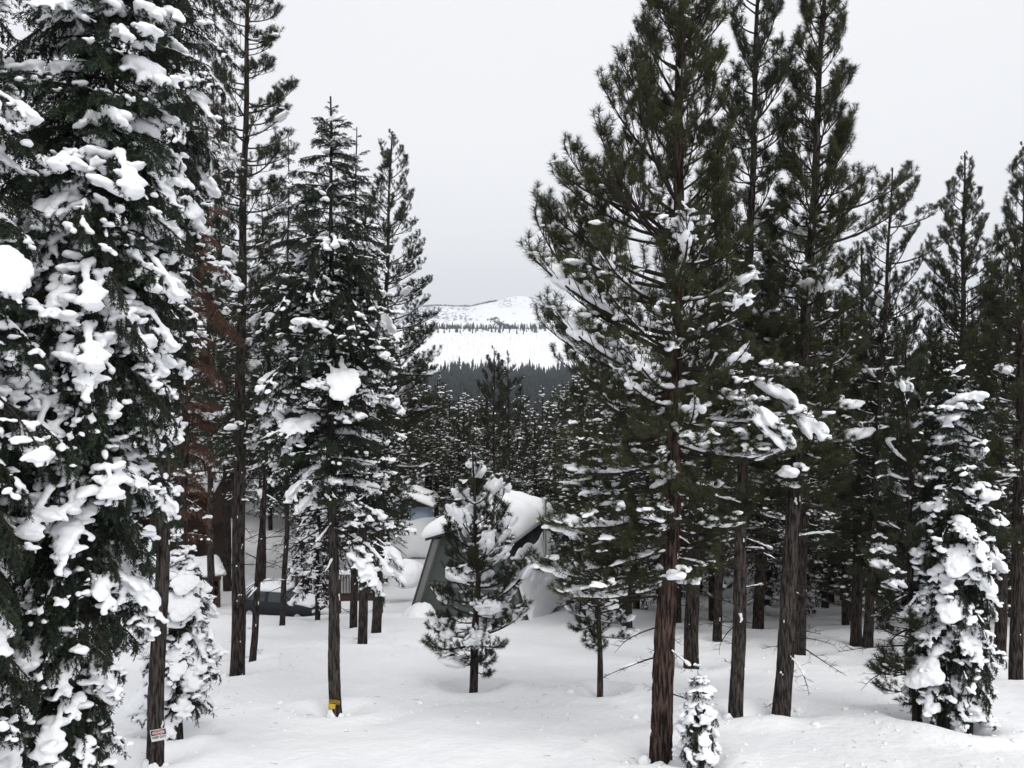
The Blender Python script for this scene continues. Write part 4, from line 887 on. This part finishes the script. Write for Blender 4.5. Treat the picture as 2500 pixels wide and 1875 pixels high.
# snow kicked up round the trunk feet
def foot_snow():
    rs = np.random.RandomState(8)
    protos = []
    for q in range(4):
        g = Geo()
        for k in range(9):
            a = rs.uniform(-.5, 3.6); ellip(g, np.array([.26 * math.cos(a) * 1.1, -.24 * abs(math.sin(a)) - .02, rs.uniform(-.02, .10)]), np.array([.12, .09, rs.uniform(.08, .2)]))
        protos.append(remeshed(g, .02, 2, .05, .08))
    for k, s in enumerate(SPECS):
        x, y = base_of(s)
        if y > 26 or y < 12 or 'cat' in s or (s['fam'] == 'fir' and x > 6): continue
        o = link('snow_mound', protos[k % 4], None, (x + rs.uniform(-.05, .1), y - .02, float(gz(x, y)) + .02))
        o['kind'] = 'structure'; o.scale = (s['rad'] / .2 * 1.1,) * 2 + (rs.uniform(.5, 1.2),)
foot_snow()
def lumps():
    g = Geo(); rs = np.random.RandomState(21)
    for q in range(900):
        s = SPECS[rs.randint(len(SPECS))]; bx, by = base_of(s)
        if by > 32: continue
        x, y = bx + rs.randn() * 1.6, by + rs.randn() * 1.6
        r_ = rs.uniform(.012, .035) if rs.rand() < .94 else rs.uniform(.04, .075)
        blob(g, np.array([x, y, float(gz(x, y)) + r_ * .1]), np.array([r_ * rs.uniform(1, 1.8), r_ * rs.uniform(1, 1.4), r_ * .8]), ICO1 if r_ < .05 else ICO2, rs)
    link('fallen_snow_lumps', build_mesh('fallen_snow_lumps', g.arrays(), [M['snow']], True), kind='stuff', label='small lumps of snow fallen from the boughs onto the ground', cat='snow')
    g = Geo()
    for q in range(420):
        s = SPECS[rs.randint(len(SPECS))]; bx, by = base_of(s)
        if by > 32: continue
        x, y = bx + rs.randn() * 1.5, by + rs.randn() * 1.5; z = float(gz(x, y)) + .008; a = rs.rand() * 6.28; l = rs.uniform(.03, .16)
        g.tube([(x, y, z), (x + l * math.cos(a), y + l * math.sin(a), z + rs.uniform(-.005, .03))], [.0035, .002], 3)
    link('fallen_twigs', build_mesh('fallen_twigs', g.arrays(), [M['twig']]), kind='stuff', label='tiny dark twigs and needles lying on the snow', cat='twigs')
lumps()

# ------------------------------------------------------------------ forest behind: whole-tree meshes shared by many individuals
def forest_proto(fam, H, W, seed, load, crown0=.2):
    rs = np.random.RandomState(seed); g = Geo(); gs = Geo(); gt = Geo()
    gt.tube([(0, 0, 0), (rs.randn() * .1, 0, H * .5), (0, 0, H)], [H * .0125, H * .009, .02], 8)
    cache = []
    for L in (.8, 1.6, 2.6):
        for kd, e0, e1 in (('u', 25, 65), ('m', 0, 35), ('l', -15, 5)) if fam == 'pine' else (('u', 25, 10), ('m', 0, -25), ('l', -20, -45)):
            for v in range(2):
                f = pine_branch if fam == 'pine' else fir_branch
                b, A, sp = f(L, math.radians(e0), math.radians(e1), seed * 31 + v + int(L * 7), 1); cache.append((L, kd, b.arrays(), A, sp))
    n = int(H * 8); az = 0
    for i in range(n):
        u = ((i + rs.rand()) / n) ** .85; z = H * (1 - u * (1 - crown0)) - .15; az += 2.4 + rs.randn() * .4
        reach = max(.12, W * (min(1, u * 1.9) ** .8) * (1 - .35 * max(0, u - .6) / .4) * rs.uniform(.65, 1.15)); kd = 'u' if u < .35 else 'm' if u < .7 else 'l'
        c = min([q for q in cache if q[1] == kd], key=lambda q: abs(q[0] - reach) + rs.rand() * .2)
        k = reach / c[0]; ca, sa = math.cos(az), math.sin(az); mtx = np.array([[ca, -sa, 0], [sa, ca, 0], [0, 0, 1]]) * k
        z = max(.3, z - (.5 * reach if kd == 'u' and fam == 'pine' else 0)); off = np.array([0, 0, z]); g.merge(c[2], mtx, off)
        for s_ in c[4]:
            if rs.rand() < load * (.35 if u < .3 else .85):
                p = mtx @ s_ + off; r_ = rs.uniform(.05, .13) if rs.rand() > .12 else rs.uniform(.13, .24)
                blob(gs, p + [0, 0, .03], np.array([r_ * rs.uniform(1, 2), r_, r_ * .7]), ICO1, rs)
        A = c[3]
        if rs.rand() < load * (.6 if u < .3 else 1.5):
            for q in range(1, len(A) - 1):
                p = mtx @ A[q] + off; blob(gs, p + [0, 0, .05], np.array([reach / len(A) * .8, .06, .06]) * rs.uniform(.7, 1.2), ICO1, rs)
    return (build_mesh('trunk', gt.arrays(), [M['darkbark']], True), build_mesh('crown', g.arrays(), [M['twig'], M['olive' if fam == 'pine' else 'fir']]), build_mesh('snow_load', gs.arrays(), [M['snow']], True), H)
FP = [forest_proto('pine', 17, 2.6, 41, .13, .18), forest_proto('pine', 20, 2.9, 42, .09, .25), forest_proto('fir', 16, 2.6, 43, .12, .12), forest_proto('fir', 20, 2.9, 44, .10, .18), forest_proto('pine', 15, 2.3, 45, .17, .12), forest_proto('fir', 13, 2.1, 46, .16, .08)]
def top_limit(px):
    return np.interp(px, [-300, 100, 450, 560, 700, 860, 950, 1000, 1100, 1180, 1300, 1380, 1440, 1600, 1800, 2000, 2080, 2180, 2270, 2350, 2420, 2600, 3000], [300, 380, 520, 700, 700, 640, 740, 890, 925, 945, 945, 925, 850, 760, 700, 640, 700, 800, 820, 700, 640, 560, 500])
WHERE = ['in the wood behind the brown house and car', 'in the gap behind the cabin roof', 'in the dark wood behind the right-hand pines']
HOWFAR = ['front rank', 'middle rank', 'far rank']
rs = np.random.RandomState(77); placed = list(TREES); cnt = 0
def blocked(x, y):
    if any((x - a) ** 2 + (y - b) ** 2 < 2.6 for a, b in placed): return True
    p = 1250 + x / y * F
    if y < 53 and p < 1420: return True              # open snow left and round the cabin
    if y < 62 and 940 < p < 1400: return True
    if y < 34: return True
    if 44 < y < 82 and 420 < p < 720 : return True      # house, shed and the bright clearing
    if 60 < y < 84 and 985 < p < 1120: return True
    return False
for band, (ya, yb, n_) in enumerate(((34, 60, 85), (60, 118, 290), (118, 260, 180))):
    tries = 0; k = 0
    while k < n_ and tries < n_ * 30:
        tries += 1
        y = rs.uniform(ya, yb); p = rs.uniform(-150, 2650); x = (p - 1250) / F * y
        if band == 2 and 980 < p < 1420 and rs.rand() < .6: continue
        if blocked(x, y): continue
        zb = float(gz(x, y, False)) - .2; lim = float(top_limit(p)) + abs(rs.randn()) * (35 if 980 < p < 1420 else 75) + rs.uniform(-8, 20)
        H = CZ + (HZ - lim) / F * y - zb
        if band == 2: H = min(H, rs.uniform(15, 27))
        if H < 6: continue
        H = min(H, 31)
        i = rs.randint(0, 6); tm, cm, sm, h0 = FP[i]; fir = i in (2, 3, 5)
        sc = H / h0; wsc = max(.75, min(1.25, sc)) * rs.uniform(.85, 1.15)
        sp_ = 'fir' if fir else 'pine'; wh = WHERE[0 if p < 980 else 1 if p < 1420 else 2]; lab = 'snow-flecked %s of the %s %s' % (sp_, HOWFAR[band], wh); grp = '%ss of the %s %s' % (sp_, HOWFAR[band], wh)
        r = link('fir_tree' if fir else 'pine_tree', None, None, (x, y, zb), lab, 'tree', grp); r.scale = (wsc, wsc, sc) if not 980 < p < 1420 else (wsc * 1.2, wsc * 1.2, sc); r.rotation_euler = (rs.randn() * .012, rs.randn() * .012, rs.rand() * 6.28)
        link('trunk', tm, r); link('crown', cm, r, kind='stuff'); (link('snow_load', sm, r, kind='stuff') if band < 2 or rs.rand() < .35 else None); placed.append((x, y)); k += 1; cnt += 1
print('forest', cnt, 'objects', len(S.objects), 'protos', len(PROTO), 'tris', sum(len(m.polygons) for m in bpy.data.meshes))
